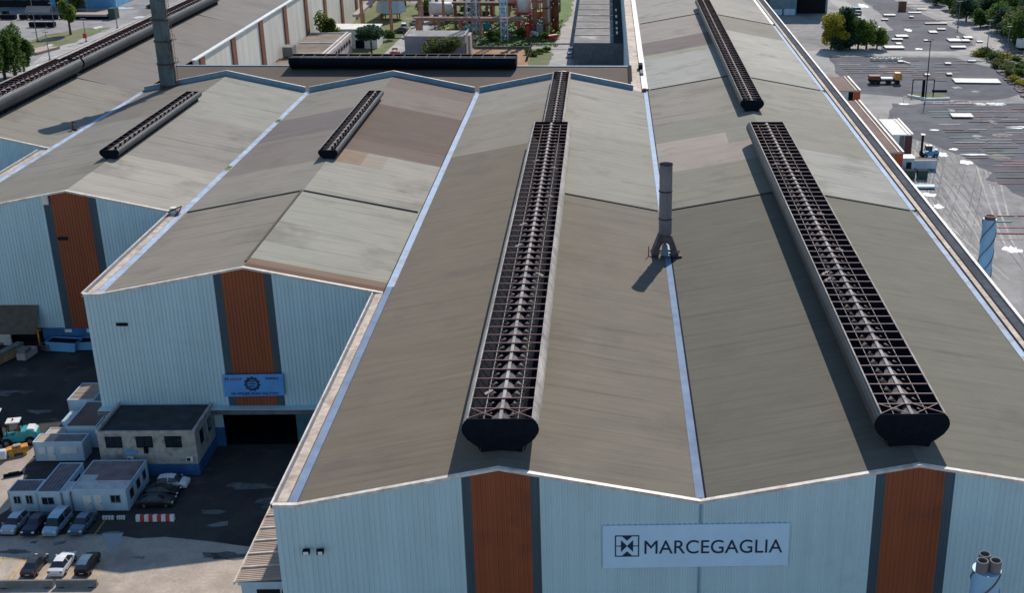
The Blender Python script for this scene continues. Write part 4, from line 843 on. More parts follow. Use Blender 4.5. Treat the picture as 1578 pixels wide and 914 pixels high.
# teal forklift truck
def forklift(loc, rz, paint, label, s=1.0, tall=4.6):
    t = thing('forklift', loc, label, 'forklift', None, rz); t.scale = (s, s, s)   # front towards -X
    MB().prism_y([(-1.6, .55), (1.7, .55), (2.35, .8), (2.4, 1.7), (1.9, 2.0), (.5, 1.95), (-.2, 1.5), (-1.6, 1.35)], -.95, .95).build('body', M[paint], t, world=False, bevel=.08)
    MB().prism_y([(1.2, 1.96), (2.2, 1.9), (2.05, 2.15), (1.3, 2.2)], -.7, .7).build('hood', M['white'], t, world=False)
    b = MB()
    for x, y in ((-1.1, -.75), (-1.1, .75), (.55, -.75), (.55, .75)): b.bar((x, y, 1.4), (x * .9, y * .9, 3.1), .1)
    b.build('cab_pillar', M['dark'], t, world=False)
    MB().box(-1.05, .55, -.72, .72, 3.1, 3.25).build('cab_roof', M['white'], t, world=False)
    MB().box(-.95, .5, -.68, .68, 1.96, 3.08).build('cab_glass', M['glass'], t, world=False)
    b = MB(); 
    for y in (-.6, .6): b.box(-2.15, -1.9, y - .12, y + .12, .3, tall)
    for z in (.8, 2.4, tall - .1): b.box(-2.1, -1.95, -.5, .5, z - .12, z)
    b.build('mast', M['dark'], t, world=False)
    MB().box(-2.5, -1.5, -.75, .75, tall, tall + .12).build('mast_top', M['white'], t, world=False)
    MB().box(-2.3, -2.18, -1.1, 1.1, .4, 1.5).build('carriage', M['dark'], t, world=False)
    for y in (-.6, .6): MB().box(-3.7, -2.31, y - .1, y + .1, .35, .43).build('fork', M['orangemach'], t, world=False)
    for x in (-1.2, 1.5):
        for y in (-.95, .95):
            w_ = MB().tube((x, y - .2, .6), (x, y + .2, .6), .6, .6, 18).build('wheel', M['tyre'], t, world=False); MB().tube((x, y - .215, .6), (x, y + .215, .6), .28, .28, 12).build('rim', M['hub'], w_, world=False)
    MB().tube((-.3, 0, 3.26), (-.3, 0, 3.5), .12, .1, 8).build('beacon', M['red'], t, world=False)
    return t
forklift((-50.8, 148.9, .01), R(12), 'teal', 'big teal forklift truck with a dark mast, in the sunlit strip at the left edge', 1.05)
def machine(x, y, rz, label, m='orangemach'):
    t = thing('lifting_attachment', (x, y, 0), label, 'machine part', 'orange machine parts at the left edge', rz)
    MB().box(-1.4, 1.2, -.6, .6, .35, 1.1).build('beam', M[m], t, world=False, bevel=.05)
    MB().box(-1.2, -.6, -.75, .75, 0, .9).box(.5, .9, -.75, .75, 0, .8).build('foot', M['yellow'], t, world=False)
    MB().box(-.5, .4, -.35, .35, 1.11, 1.35).build('top_plate', M['beigeroof'], t, world=False)
    return t
machine(-49.6, 145.9, .5, 'orange steel lifting beam nearest the blue cabin'); machine(-52.6, 142.6, .6, 'orange steel lifting beam in front of the white drum, at the left edge')
t = thing('drum', (-51.0, 144.2, 0), 'white steel drum between two orange lifting beams', 'drum'); MB().tube((-.4, 0, .75), (.5, .3, .75), .72, .72, 20).build('shell', M['white'], t, world=False); MB().tube((.51, .303, .75), (.56, .32, .75), .4, .4, 14).build('hub_plate', M['cabin'], t, world=False)
for i, (x, y, l) in enumerate(((-47.8, 140.2, 2.2), (-49.5, 137.6, 1.8), (-48.9, 134.6, 1.5))):
    t = thing('scrap_metal', (x, y, 0), ('dark scrap profile lying behind the small striped-roof cabin', 'short scrap profile at the left edge of the cabin yard', 'crumpled pale scrap piece left of the striped-roof cabin')[i], 'scrap', None, .4 + i)
    MB().box(-l / 2, l / 2, -.25, .25, .02, .14).box(-l / 2, l / 2, -.25, -.18, .141, .5).box(-l / 4, l / 3, .05, .25, .141, .4).build('profile', M[('dark', 'steel', 'white')[i]], t, world=False)
# things at the foot of the left hall
def skip(x, y, rz, label, m, l=3.4, w_=1.8, h=1.5, load=None, group=None):
    t = thing('skip', (x, y, 0), label, 'skip', group, rz)
    b = MB(); P = [(-l / 2 + .5, .15), (l / 2 - .3, .15), (l / 2, h), (-l / 2, h)]
    b.prism_y(P, -w_ / 2, -w_ / 2 + .06); b.prism_y(P, w_ / 2 - .06, w_ / 2)
    b.hexa([(-l / 2 + .5, -w_ / 2, .15), (l / 2 - .3, -w_ / 2, .15), (l / 2 - .3, w_ / 2, .15), (-l / 2 + .5, w_ / 2, .15), (-l / 2 + .45, -w_ / 2, .22), (l / 2 - .28, -w_ / 2, .22), (l / 2 - .28, w_ / 2, .22), (-l / 2 + .45, w_ / 2, .22)])
    b.hexa([(l / 2 - .32, -w_ / 2, .2), (l / 2 - .26, -w_ / 2, .2), (l / 2 - .26, w_ / 2, .2), (l / 2 - .32, w_ / 2, .2), (l / 2 - .06, -w_ / 2, h), (l / 2, -w_ / 2, h), (l / 2, w_ / 2, h), (l / 2 - .06, w_ / 2, h)])
    b.hexa([(-l / 2 + .46, -w_ / 2, .2), (-l / 2 + .52, -w_ / 2, .2), (-l / 2 + .52, w_ / 2, .2), (-l / 2 + .46, w_ / 2, .2), (-l / 2, -w_ / 2, h), (-l / 2 + .06, -w_ / 2, h), (-l / 2 + .06, w_ / 2, h), (-l / 2, w_ / 2, h)])
    b.build('hull', M[m], t, world=False)
    MB().box(-l / 2 + .1, l / 2 - .1, -w_ / 2 + .07, w_ / 2 - .07, h - .45, h - .2).build('load', M[load or 'dark'], t, world=False)
    MB().box(-l / 2 + .5, l / 2 - .3, -w_ / 2 + .1, -w_ / 2 + .25, 0, .14).box(-l / 2 + .5, l / 2 - .3, w_ / 2 - .25, w_ / 2 - .1, 0, .14).build('skid', M['dark'], t, world=False)
    return t
t = thing('timber_crate', (-64.5, 175.5, 0), 'long wooden crate with a grey cover in the shade below the left hall', 'crate', None, R(70))
MB().box(-3, 3, -.9, .9, .2, 1.5).build('box', M['wood'], t, world=False); MB().box(-3.05, 3.05, -.95, .2, 1.51, 1.9).build('cover', M['gconc'], t, world=False); MB().box(-2.8, -2.4, -.9, .9, 0, .19).box(2.4, 2.8, -.9, .9, 0, .19).build('skid', M['dark'], t, world=False)
t = thing('timber_crate', (-61.6, 176.6, 0), 'pinkish-grey stack of crates right of the long wooden crate', 'crate', None, R(80))
MB().box(-1.6, 1.6, -.7, .7, .15, 1.2).build('box', M['pinkwall'], t, world=False); MB().box(-1.3, .2, -.7, .7, 1.21, 1.8).build('upper_box', M['gconc'], t, world=False)
t = thing('timber_crate', (-67.2, 176.5, 0), 'dark red-sided crate at the left edge below the brown canopy', 'crate', None, R(75))
MB().box(-2.2, 2.2, -.8, .8, .15, 1.5).build('box', M['rustred'], t, world=False); MB().box(-2.25, 2.25, -.85, .85, 1.51, 1.6).build('lid', M['gconc'], t, world=False)
skip(-59.4, 179.2, R(60), 'small grey bin between the crates and the blue skip', 'gconc', 2.4, 1.5, 1.3)
skip(-57.0, 179.3, R(-8), 'blue skip against the blue plinth of the left hall', 'bluebld', 5.0, 2.2, 1.7)
skip(-53.2, 179.9, R(4), 'darker blue open skip near the corner of the middle hall', 'bluebld', 4.2, 2.2, 1.5)
skip(-50.6, 179.0, R(0), 'dark red skip half hidden by the corner of the middle hall', 'rustred', 2.4, 1.9, 1.7)
t = thing('sign', (-56.8, 180.9, 2.2), 'small white notice on the blue plinth, left of two', 'notice', 'notices on the blue plinth'); MB().box(-57.4, -56.3, 181.1, 181.18, 2.2, 2.7).build('board', M['white'], t)
t = thing('sign', (-53.5, 180.9, 2.3), 'small white notice on the blue plinth, right of two', 'notice', 'notices on the blue plinth'); MB().box(-54.0, -52.9, 181.1, 181.18, 2.2, 2.75).build('board', M['white'], t)
t = thing('roller_door_post', (-61.5, 181.0, 0), 'orange and yellow door post under the brown canopy', 'post'); MB().box(-61.7, -61.45, 180.9, 181.15, 0, 2.9).build('post', M['orangemach'], t); MB().box(-63.2, -61.0, 180.8, 181.1, 2.6, 2.78).build('crossbar', M['yellow'], t)
# rooftop odds
t = thing('roof_equipment', (-37.3, 181.0, EZ), 'cluster of white boxes where the left walkway meets the patched gutter', 'roof unit')
MB().box(-38.4, -37.6, 180.6, 181.6, EZ + .1, EZ + 1.0).build('box', M['white'], t); MB().box(-37.5, -36.9, 180.2, 180.9, EZ + .1, EZ + .8).build('box', M['pinkwall'], t); MB().bar((-38.5, 180, EZ + .6), (-36.6, 181, EZ + 1.2), .15).bar((-37.2, 179.4, EZ + .2), (-36.8, 181, EZ + .9), .12).build('bracket', M['dark'], t)
t = thing('roof_equipment', (-73, 232, EZ), 'small dark rooftop fitting beside the thin gutter left of the small ventilator', 'roof unit')
MB().box(-73.6, -72.6, 232, 232.5, EZ + .1, EZ + .3).bar((-73.2, 232.2, EZ + .3), (-73.2, 232.2, EZ + 1.8), .12).bar((-73.2, 232.2, EZ + 1.8), (-72.6, 232.2, EZ + 1.5), .14).build('stand', M['dark'], t); MB().box(-73.3, -72.8, 232, 232.4, EZ + 1.0, EZ + 1.4).build('head', M['rustred'], t)
t = thing('roof_equipment', (35.0, 292, EZ), 'dark box on the white gutter at the corner of the zigzag parapet', 'roof unit')
MB().box(35.0, 36.0, 290, 293, EZ + .21, EZ + 1.4).build('box', M['dark'], t); MB().box(35.3, 36.0, 284, 288, EZ + .21, EZ + .7).build('stub', M['gconc'], t)
t = thing('roof_equipment', (36, 268, EZ), 'small clutter at the gutter junction by the end of the blue parapet', 'roof unit')
MB().box(35.3, 36.2, 266.6, 267.4, EZ + .2, EZ + .8).build('box', M['rustred'], t); MB().box(35.4, 36.8, 267.6, 268.0, EZ + .25, EZ + .5).build('plate', M['dark'], t)
def moss(x, y, z, n, label):
    rr = random.Random(int(x * 7 + y)); b = MB()
    for i in range(n):
        px, py, pz = x + rr.uniform(-.4, .4), y + rr.uniform(-1.2, 1.2), z + rr.uniform(0, .12); s = rr.uniform(.04, .1)
        v = Vector((rr.uniform(-1, 1), rr.uniform(-1, 1), rr.uniform(0, 1))).normalized() * s; w_ = Vector((rr.uniform(-1, 1), rr.uniform(-1, 1), rr.uniform(0, 1))).normalized() * s
        p = Vector((px, py, pz)); b.face([p - v, p - w_, p + v, p + w_])
    return tag(b.build('moss', M['leafy']), label, 'moss patch', kind='stuff')
moss(-36.8, 206, EZ + .1, 200, 'green moss in the patched gutter near the light roof patch'); moss(-36.7, 240, EZ + .1, 200, 'moss clump near the far end of the patched gutter by the zigzag parapet')
moss(75.3, 266.5, EZ + .15, 60, 'yellow-green moss at the far joint of the right edge gutter'); moss(75.2, 180.6, EZ + .15, 50, 'yellow-green moss at the near joint of the right edge gutter')
# ------------------------------------------------------------------ trees
def leaves(b, cx, cy, cz, rx, ry, rz_, n, s, rr, lobes=7):
    L_ = []
    for i in range(lobes):
        a = rr.uniform(0, 6.28); d = rr.uniform(.25, .75); zz = rr.uniform(-.6, .75)
        L_.append((cx + rx * d * math.cos(a) * (1 - .4 * abs(zz)), cy + ry * d * math.sin(a) * (1 - .4 * abs(zz)), cz + rz_ * zz, rr.uniform(.38, .66)))
    L_.append((cx, cy, cz + rz_ * .3, .6))
    n = int(n * 2.2)
    for i in range(n):
        l = rr.choice(L_); v = Vector((rr.gauss(0, 1), rr.gauss(0, 1), rr.gauss(0, 1))).normalized() * (rr.random() ** .4)
        p = Vector((l[0] + v.x * rx * l[3], l[1] + v.y * ry * l[3], l[2] + v.z * rz_ * l[3]))
        a = Vector((rr.uniform(-1, 1), rr.uniform(-1, 1), rr.uniform(-.7, .7))).normalized(); c = a.cross(Vector((rr.uniform(-1, 1), rr.uniform(-1, 1), rr.uniform(-1, 1)))).normalized()
        q = s * rr.uniform(.6, 1.4); b.face([p - a * q, p - c * q * .6, p + a * q, p + c * q * .6])
def tree(x, y, h, r, lm, label, group=None, n=700, s=.35, cat='tree', trunk=.28, low=.1, seed=None, name='tree'):
    rr = random.Random(seed if seed is not None else int(x * 31 + y * 17))
    t = thing(name, (x, y, 0), label, cat, group, rr.uniform(0, 6))
    b = MB(); tr = .035 * h + .05
    b.tube((0, 0, 0), (rr.uniform(-.2, .2), rr.uniform(-.2, .2), h * .55), tr, tr * .55, 8)
    for i in range(5):
        a = rr.uniform(0, 6.28); z = h * rr.uniform(.25, .55); b.tube((0, 0, z), (math.cos(a) * r * .6, math.sin(a) * r * .6, z + h * .28), tr * .4, tr * .12, 5, caps=False)
    b.build('trunk', M['trunk'], t, world=False)
    b = MB(); cz = h * (1 + low) / 2; leaves(b, 0, 0, cz, r, r, h * (1 - low) / 2, n, s, rr, lobes=9)
    b.build('crown', M[lm], t, world=False)
    return t
def tg(px, py, *a, **k): p = G(px, py); return tree(p.x, p.y, *a, **k)
# left background
tg(109, 53, 12, 3.5, 'leafb', 'round green tree standing alone on the verge beside the pale road, upper left', n=1500, s=.42, low=.2)
tg(119, 17, 10, 3.8, 'leafo', 'olive tree right behind the round green tree, in front of the blue shed', n=900, s=.42)
for i, (px, py, h, r_) in enumerate(((8, 122, 13, 4.5), (24, 118, 15, 4), (38, 113, 11, 3.4), (-6, 128, 14, 4.5))):
    tg(px, py, h, r_, 'leafg', ('dark green tree at the left edge above the long ventilator', 'tallest dark green tree of the clump at the left edge', 'slim green tree right end of the clump at the left edge', 'green tree cut by the left edge of the photo')[i], n=1500, s=.42, low=.12)
# middle background
tree(-66.6, 423, 13.5, 4.0, 'leafb', 'bright green bushy tree against the cream wall with brown pilasters', n=2000, s=.42, low=.1)
tg(573, 86, 9.6, 5.0, 'leafd', 'dark umbrella-shaped tree right of the terraced roof', n=1700, s=.4, low=.55)
tg(672, 90, 6.5, 4.6, 'leafo', 'grey-green bush in front of the low pinkish building, left of two', n=1300, s=.34, low=.05, cat='bush', name='bush'); tg(697, 90, 6.8, 4.2, 'leafo', 'grey-green bush in front of the low pinkish building, right of two', n=1200, s=.34, low=.05, cat='bush', name='bush')
for i, (px, py, h, r_, m_) in enumerate(((512, 20, 9, 4.5, 'leafg'), (548, 12, 9, 5, 'leafg'), (608, 18, 7, 4, 'leafo'), (598, 62, 3.4, 2.6, 'leafg'), (625, 8, 9, 5, 'leafg'), (655, 22, 6, 4, 'leafb'), (850, 30, 6, 3, 'leafg'), (700, 56, 3, 2.6, 'leafb'), (760, 62, 3.2, 3, 'leafg'), (840, 62, 3, 2, 'leafb'), (720, 30, 6, 3.5, 'leafg'), (805, 58, 3, 2.4, 'leafg'), (632, 58, 2.6, 2.6, 'leafg'))):
    tg(px, py, h, r_, m_, 'small green tree or shrub growing among the pipe racks of the plant', 'shrubs and trees in the pipe plant', n=600, s=.38, low=.1)
for i, (px, py) in enumerate(((832, 82), (842, 79), (824, 86), (815, 84))): tg(px, py, 1.6, 1.7, 'leafb', 'low yellow-green bush on the corner plot beside the plant fence', 'low bushes on the corner plot', n=220, s=.3, low=.05, cat='bush', name='bush')
# right, beside the far building
for i, (px, py, h, r_, m_, lb) in enumerate(((1281, 74, 11.5, 5.2, 'leafy', 'yellow-leaved tree, brightest of the clump by the far grey shed'), (1296, 77, 6, 3.6, 'leafy', 'small yellow-green tree at the foot of the bright yellow one'),
    (1305, 71, 13, 4.0, 'leafd', 'dark green tree between the yellow tree and the green ones'), (1298, 66, 13, 3.5, 'leafo', 'olive tree behind the bright yellow one'), (1322, 75, 10, 4.6, 'leafg', 'green tree in the middle of the clump by the far shed'), (1335, 75, 10, 4.5, 'leafb', 'bright green tree in the right half of the clump by the far shed'),
    (1351, 75, 7.4, 3.5, 'leafb', 'small bright green tree, right end of the clump by the far shed'), (1310, 77, 5.5, 4.2, 'leafd', 'low dark bush at the front of the clump by the far shed'), (1290, 77, 4.5, 3.6, 'leafd', 'low dark bush under the yellow tree'))):
    tg(px, py, h, r_, m_, lb, n=1300, s=.42, low=.08)
sheet('woodland_floor', [(175, 430), (182, 470), (182, 500), (176, 545), (172, 620), (300, 620), (300, 430)], .02, M['leafo'], amp=2, seed=71)
# wood at top right: trees one can tell apart
rr = random.Random(11)
W_ = []
for k in range(64):
    for _ in range(60):
        px, py = rr.uniform(1440, 1640), rr.uniform(-30, 74)
        lim = (px - 1440) * .52 + 2
        if py > lim + 6 or py < lim - 60 : continue
        if 1540 < px < 1580 and -6 < py < 14: continue
        if all((px - a) ** 2 + ((py - c) * 2.2) ** 2 > 170 for a, c in W_): W_.append((px, py)); break
for i, (px, py) in enumerate(W_):
    h = rr.uniform(6, 11) if rr.random() < .7 else rr.uniform(10, 15)
    tg(px, py, h, h * rr.uniform(.42, .6), rr.choice(['leafd', 'leafd', 'leafg', 'leafg', 'leafo']), 'dark green tree in the wood beyond the curving road, upper right', 'trees of the wood beyond the road', n=620, s=.55, low=.05)
for i, (px, py) in enumerate(((1528, 92), (1540, 97), (1522, 86), (1555, 104), (1566, 94), (1550, 112), (1572, 118), (1536, 104), (1546, 90), (1562, 126), (1578, 104), (1570, 108), (1515, 84), (1507, 86), (1575, 132), (1556, 120))):
    rr2 = random.Random(i); tg(px, py, rr2.uniform(1.2, 3), rr2.uniform(2, 3.4), rr2.choice(['leafo', 'leafy', 'leafb', 'leafg']), 'low yellow-green bush on the rubble strip at the right edge', 'bushes on the rubble strip', n=260, s=.32, low=.02, cat='bush', name='bush')
# rubble on that strip (uncountable)
b = MB(); rr = random.Random(5)
for i in range(900):
    px, py = rr.uniform(1520, 1600), rr.uniform(78, 150)
    if py > 78 + (px - 1505) * 1.0: continue
    p = G(px, py); s = rr.uniform(.15, .7); b.hexa([(p.x + dx * s * rr.uniform(.6, 1.2), p.y + dy * s * rr.uniform(.6, 1.2), z * s) for z in (0, .7) for dx, dy in ((-1, -1), (1, -1), (1, 1), (-1, 1))])
tag(b.build('rubble', mat('rubble_stone', (.24, .19, .18), .9, var=.5, scale=.5)), 'brown and grey rubble among bushes at the right edge', 'rubble', kind='stuff')
# grass tufts on lawns (uncountable)
b = MB(); rr = random.Random(8)
for i in range(5000):
    x, y = rr.uniform(-37, 10), rr.uniform(440, 500); s = rr.uniform(.15, .4); a = rr.uniform(0, 3.1)
    b.face([(x - math.cos(a) * s, y - math.sin(a) * s, .02), (x + math.cos(a) * s, y + math.sin(a) * s, .02), (x + rr.uniform(-.1, .1), y, .02 + s * 1.2)])
tag(b.build('grass', M['grass']), 'green grass under the pipe racks of the plant', 'grass', kind='stuff')

# ------------------------------------------------------------------ right yard
def shed(name, x0, x1, y0, y1, h, label, roofm, wallm, frontm=None, drop=0.0, rim='trim', cat='shed', panels=()):
    t = thing(name, ((x0 + x1) / 2, y0, 0), label, cat)
    b = MB(); b.box(x0, x1, y0, y1, 0, h - drop - .02); b.build('wall', M[wallm], t)
    MB().hexa([(x0, y0, h - .02), (x1, y0, h - drop - .02), (x1, y1, h - drop - .02), (x0, y1, h - .02), (x0, y0, h + .1), (x1, y0, h - drop + .1), (x1, y1, h - drop + .1), (x0, y1, h + .1)]).build('roof', M[roofm], t)
    MB().box(x1 - .35, x1 + .12, y0 - .1, y1 + .1, h - drop + .101, h - drop + .35).box(x1 - 1.3, x1 - 1.1, y0, y1, h - drop + .101, h - drop + .3).build('edge_trim', M[rim], t)
    for (a, c, m_) in panels: MB().box(x0 + a, x0 + c, y0 - .06, y0 - .005, 0.05, h - drop - .15).build('panel', M[m_], t)
    return t
M['darkred'] = mat('dark_maroon_sheet', (.10, .03, .035), .6, var=.15, scale=.5)
shed('side_shed', 79.2, 96.8, 333, 352, 7.6, 'brown-roofed side shed with a white wall and orange-red door strip, farthest against the right edge', 'brownroof', 'cream', panels=((11.6, 14.2, 'white'), (14.3, 15.6, 'dark'), (15.7, 17.5, 'redor')))
shed('side_shed', 79.2, 96.0, 276, 330, 5.6, 'long narrow brown-roofed side shed ending in an orange-red strip, along the right edge', 'brownroof', 'cream', panels=((12.5, 14.6, 'rim'), (14.7, 16.7, 'redor')))
shed('white_roof_shed', 96.5, 101.6, 291, 307, 6.0, 'square shed with a creamy white roof and dark maroon front panel', 'slab', 'white', panels=((1.9, 3.1, 'rim'), (3.2, 5.0, 'darkred')), rim='trim')
t = thing('kiosk', (97.6, 279.5, 0), 'small pale-blue kiosk with a white roof at the foot of the orange-red strip', 'kiosk')
MB().box(96.2, 99.4, 279, 282, 0, 3.4).build('wall', M['cabin'], t); MB().box(96.0, 99.6, 278.8, 282.2, 3.41, 3.6).build('roof', M['white'], t); MB().box(97.6, 98.8, 278.9, 278.99, .9, 2.6).build('window', M['glass'], t); MB().box(95.2, 99.4, 277.6, 278.8, 0, .9).build('plinth', M['bluepl'], t)
skip(102.8, 282.5, R(0), 'pale blue skip filled with rusty scrap, beside the kiosk on the right yard', 'cabin', 5.6, 2.4, 2.3, load='rustred')
forklift((106.4, 292.6, .01), R(0), 'bluebld', 'blue and green heavy forklift with a dark mast, on the right yard', .95, 6.0)
for i, x in enumerate((95.2, 97.4, 100.3)):
    t = thing('steel_box', (x, 273.8, 0), ('dark steel box nearest the roof edge on the right yard', 'middle dark steel box on the right yard', 'dark steel box farthest right, below the pale blue skip')[i], 'box', 'dark boxes on the right yard')
    MB().box(x - 1.1, x + 1.1, 273.4, 275.2, .15, 1.9).build('body', M['greend'], t); MB().box(x - 1.15, x + 1.15, 273.35, 275.25, 1.91, 2.0).build('lid', M['dark'], t); MB().box(x - .9, x + .9, 273.5, 275.1, 0, .14).build('skid', M['dark'], t)
t = thing('parked_boat_cover', (99, 266.5, 0), 'low pale covered heap below the dark boxes on the right yard', 'covered heap'); b = MB(); b.prism_x([(-1.2, 0), (1.2, 0), (.9, .6), (0, .9), (-.9, .6)], -2.2, 2.2); b.build('cover', M['cabin'], t, world=False); MB().box(-2, 2, -1.3, -1.21, 0, .25).build('base', M['dark'], t, world=False)
# crane truck
def heavy(x, y, rz, label, s=1.0):
    t = thing('heavy_truck', (x, y, .01), label, 'truck', None, rz); t.scale = (s, s, s)
    MB().box(-5, 4.2, -1, 1, .9, 1.4).build('chassis', M['dark'], t, world=False)
    MB().prism_y([(3.0, 1.41), (5.2, 1.2), (5.2, 2.4), (4.7, 3.5), (3.0, 3.5)], -1.15, 1.15).build('cab', M['orangemach'], t, world=False)
    MB().box(5.16, 5.22, -1, 1, 2.35, 3.0).build('windscreen', M['glass'], t, world=False)
    MB().box(-4.9, -1.5, -1.2, 1.2, 1.41, 2.6).build('engine_box', M['rustred'], t, world=False); MB().box(-1.2, 2.4, -1, 1, 1.41, 1.9).build('deck', M['white'], t, world=False)
    for xx in (-3.9, -2.2, 1.2, 3.9):
        for yy in (-1.15, 1.15): MB().tube((xx, yy - .2, .7), (xx, yy + .2, .7), .7, .7, 14).build('wheel', M['tyre'], t, world=False)
    return t
heavy(113.5, 379, 0, 'long yellow-cabbed heavy truck parked on the dark storage pad, upper right')
heavy(100.5, 317.5, .3, 'small orange work truck behind the white-roofed shed', .5)
# lamp mast with gantry island
def mast(x, y, h, label, m='dark', red=False, arm=True):
    t = thing('lamp_mast', (x, y, 0), label, 'lamp post', 'lamp posts')
    MB().tube((x, y, 0), (x, y, h), .2, .1, 8).build('pole', M[m], t)
    if arm: MB().box(x - .9, x + .9, y - .15, y + .15, h, h + .2).build('lamp_head', M[m], t)
    MB().box(x - .3, x + .3, y - .3, y + .3, 0, .4).build('base', M['gconc'], t)
    return t
mast(121.6, 359, 17, 'tall lamp mast rising from the small grassy island on the right yard')
for px, py, h, lb in ((58, 63, 17, 'tall lamp mast on the verge left of the round tree'), (77, 92, 9, 'thin lamp post on the left road, nearest the long ventilator'), (133, 64, 8, 'lamp post with a red box on the left road'), (181, 43, 11, 'lamp post on the left road left of the tall chimney'), (84, 42, 9, 'thin lamp post by the barriers at the blue shed'), (136, 22, 9, 'thin lamp post before the blue shed'), (1520, 85, 12, 'lamp post at the road bend, upper right'), (1476, 42, 10, 'lamp post on the far road side, upper right'), (1551, 86, 10, 'short white post where the road meets the rubble strip'), (652, 60, 12, 'grey pole beside the pipe rack, left of the lattice tower')):
    p = G(px, py); mast(p.x, p.y, h, lb, 'steel')
p = G(133, 64); t = thing('signal_box', (p.x, p.y - .3, 0), 'red box fixed low on the lamp post of the left road', 'signal box'); MB().box(p.x - .6, p.x + .6, p.y - .8, p.y - .3, 1.4, 3.0).build('box', M['red'], t)
t = thing('gantry', (121.8, 361, 0), 'small dark steel gantry on the grassy island around the tall lamp mast', 'gantry')
for x in (118.2, 124.6): MB().bar((x, 362, 0), (x, 362, 4.8), .25).build('leg', M['dark'], t)
for y in (362,): MB().bar((118.2, y, 4.8), (124.6, y, 4.8), .25).build('beam', M['dark'], t)
MB().box(120.9, 121.6, 360.6, 361.4, 0, 5.0).build('cabinet', M['dark'], t); MB().box(124, 128.4, 361, 361.6, 1.2, 1.9).build('trough', M['dark'], t)
sheet('island', [(117.5, 359.5), (121.5, 356.3), (129, 357.5), (128, 364.5), (119, 365)], .03, M['verge'], amp=.2, seed=31)
t = thing('kerb_wall', (119.5, 359, 0), 'pale kerb wall along the near left side of the grassy island', 'kerb'); MB().bar((116.6, 360.5, .35), (121.2, 355.8, .35), .5, .7).bar((121.2, 355.8, .35), (128, 356.4, .35), .5, .7).build('wall', M['white'], t)
# white-topped sheet stacks
ST = [(1370, 24, 9, 3), (1363, 31, 5, 2), (1409, 20, 10, 2.6), (1404, 27, 3, 2), (1420, 15, 8, 2), (1442, 37, 17, 1.6), (1450, 46, 6, 2), (1437, 50, 5.5, 4), (1389, 57, 8.5, 4), (1382, 62, 7.5, 2.5), (1384, 68, 3.5, 3), (1377, 74, 13, 4.5), (1429, 63, 5.5, 2), (1470, 63, 9, 5), (1475, 59, 2, 1.5), (1487, 64, 5.5, 3.5), (1491, 59, 6, 4), (1476, 74, 10, 3), (1509, 65, 4, 2), (1504, 126, 27, 6), (1460, 99, 3.6, 2), (1497, 95, 5, 1.4), (1387, 96, 3.2, 2), (1481, 180, 11, 4), (1428, 117, 3, 2), (1462, 116, 3, 2)]
rr = random.Random(3)
for i, (px, py, l, w_) in enumerate(ST):
    p = G(px, py)
    lb = 'flat stack of white-topped sheets lying on the dark storage ground of the right yard'; g_ = 'white-topped sheet stacks'
    if i == 19: lb = 'longest flat stack of white-topped sheets, right of the gantry island'
    if i == 23: lb = 'white-topped sheet stack among the rows of bars, nearest the camera'
    l *= .52; t = thing('sheet_stack', (p.x, p.y, 0), lb, 'sheet stack', g_, rr.uniform(-.06, .06))
    h = rr.uniform(.35, .6)
    MB().box(-l / 2, l / 2, -w_ / 2, w_ / 2, .15, h).build('stack', M['gconc'], t, world=False); MB().hexa([(-l / 2 - .1, -w_ / 2 - .1, h + .002), (l / 2 + .1, -w_ / 2 - .1, h + .002), (l / 2 + .3, w_ / 2 + .1, h + .002), (-l / 2 + .2, w_ / 2 + .1, h + .002), (-l / 2, -w_ / 2 - .1, h + .1), (l / 2 + .1, -w_ / 2 - .1, h + .08), (l / 2 + .3, w_ / 2, h + .14), (-l / 2 + .2, w_ / 2, h + .1)]).build('top_sheet', M['slab'], t, world=False)
    MB().box(-l / 2 + .3, -l / 2 + .5, -w_ / 2, w_ / 2, 0, .149).box(l / 2 - .5, l / 2 - .3, -w_ / 2, w_ / 2, 0, .149).build('sleeper', M['wood'], t, world=False)
for i in range(11):
    p = G(1343 + i * 4.6, 93 + (i % 2) * 1.0); t = thing('steel_coil', (p.x, p.y, 0), 'small pale coil in the row beside the long white beam, far right yard', 'coil', 'pale coils in a row'); MB().tube((0, -.5, .55), (0, .5, .55), .55, .55, 10).build('winding', M['slab'], t, world=False)
p = G(1390, 95); t = thing('steel_beam', (p.x, p.y, 0), 'white beam lying askew at the right end of the row of coils', 'beam'); MB().bar((-2.5, 5, .3), (1.5, -5, .3), .6).build('beam', M['slab'], t, world=False)
# long bars in rows
cols = [('bar_red', (.33, .08, .09)), ('bar_red2', (.36, .14, .13)), ('bar_teal', (.07, .24, .22)), ('bar_pale', (.40, .38, .37)), ('bar_dark', (.05, .045, .05)), ('bar_rust', (.22, .12, .09)), ('bar_dark2', (.08, .08, .09)), ('bar_tan', (.34, .24, .14))]
for n_, c_ in cols: M[n_] = mat(n_, c_, .7, var=.3, scale=.8)
rr = random.Random(21)
def bars(rows, label, group, dens):
    for (py, xa, xb) in rows:
        x = xa
        while x < xb:
            l = rr.uniform(16, 60)
            if rr.random() < dens:
                A = G(x, py); B_ = G(min(x + l, xb + 10), py + rr.uniform(-.3, .3)); hh = rr.uniform(.05, .18); ww = rr.uniform(.2, .5)
                o = MB().bar((0, 0, hh / 2 + .03), (B_.x - A.x, B_.y - A.y, hh / 2 + .03), ww, hh).build('steel_bar', M[rr.choice(cols)[0]]); o.location = (A.x, A.y, 0)
                tag(o, label, 'steel bar', group)
            x += l + rr.uniform(1, 9)
bars([(87 + 3.2 * k, 1275 + 4 * k, 1400 + 3 * k) for k in range(11)], 'long coloured steel bar lying on the pad behind the heavy truck', 'bars behind the heavy truck', .8)
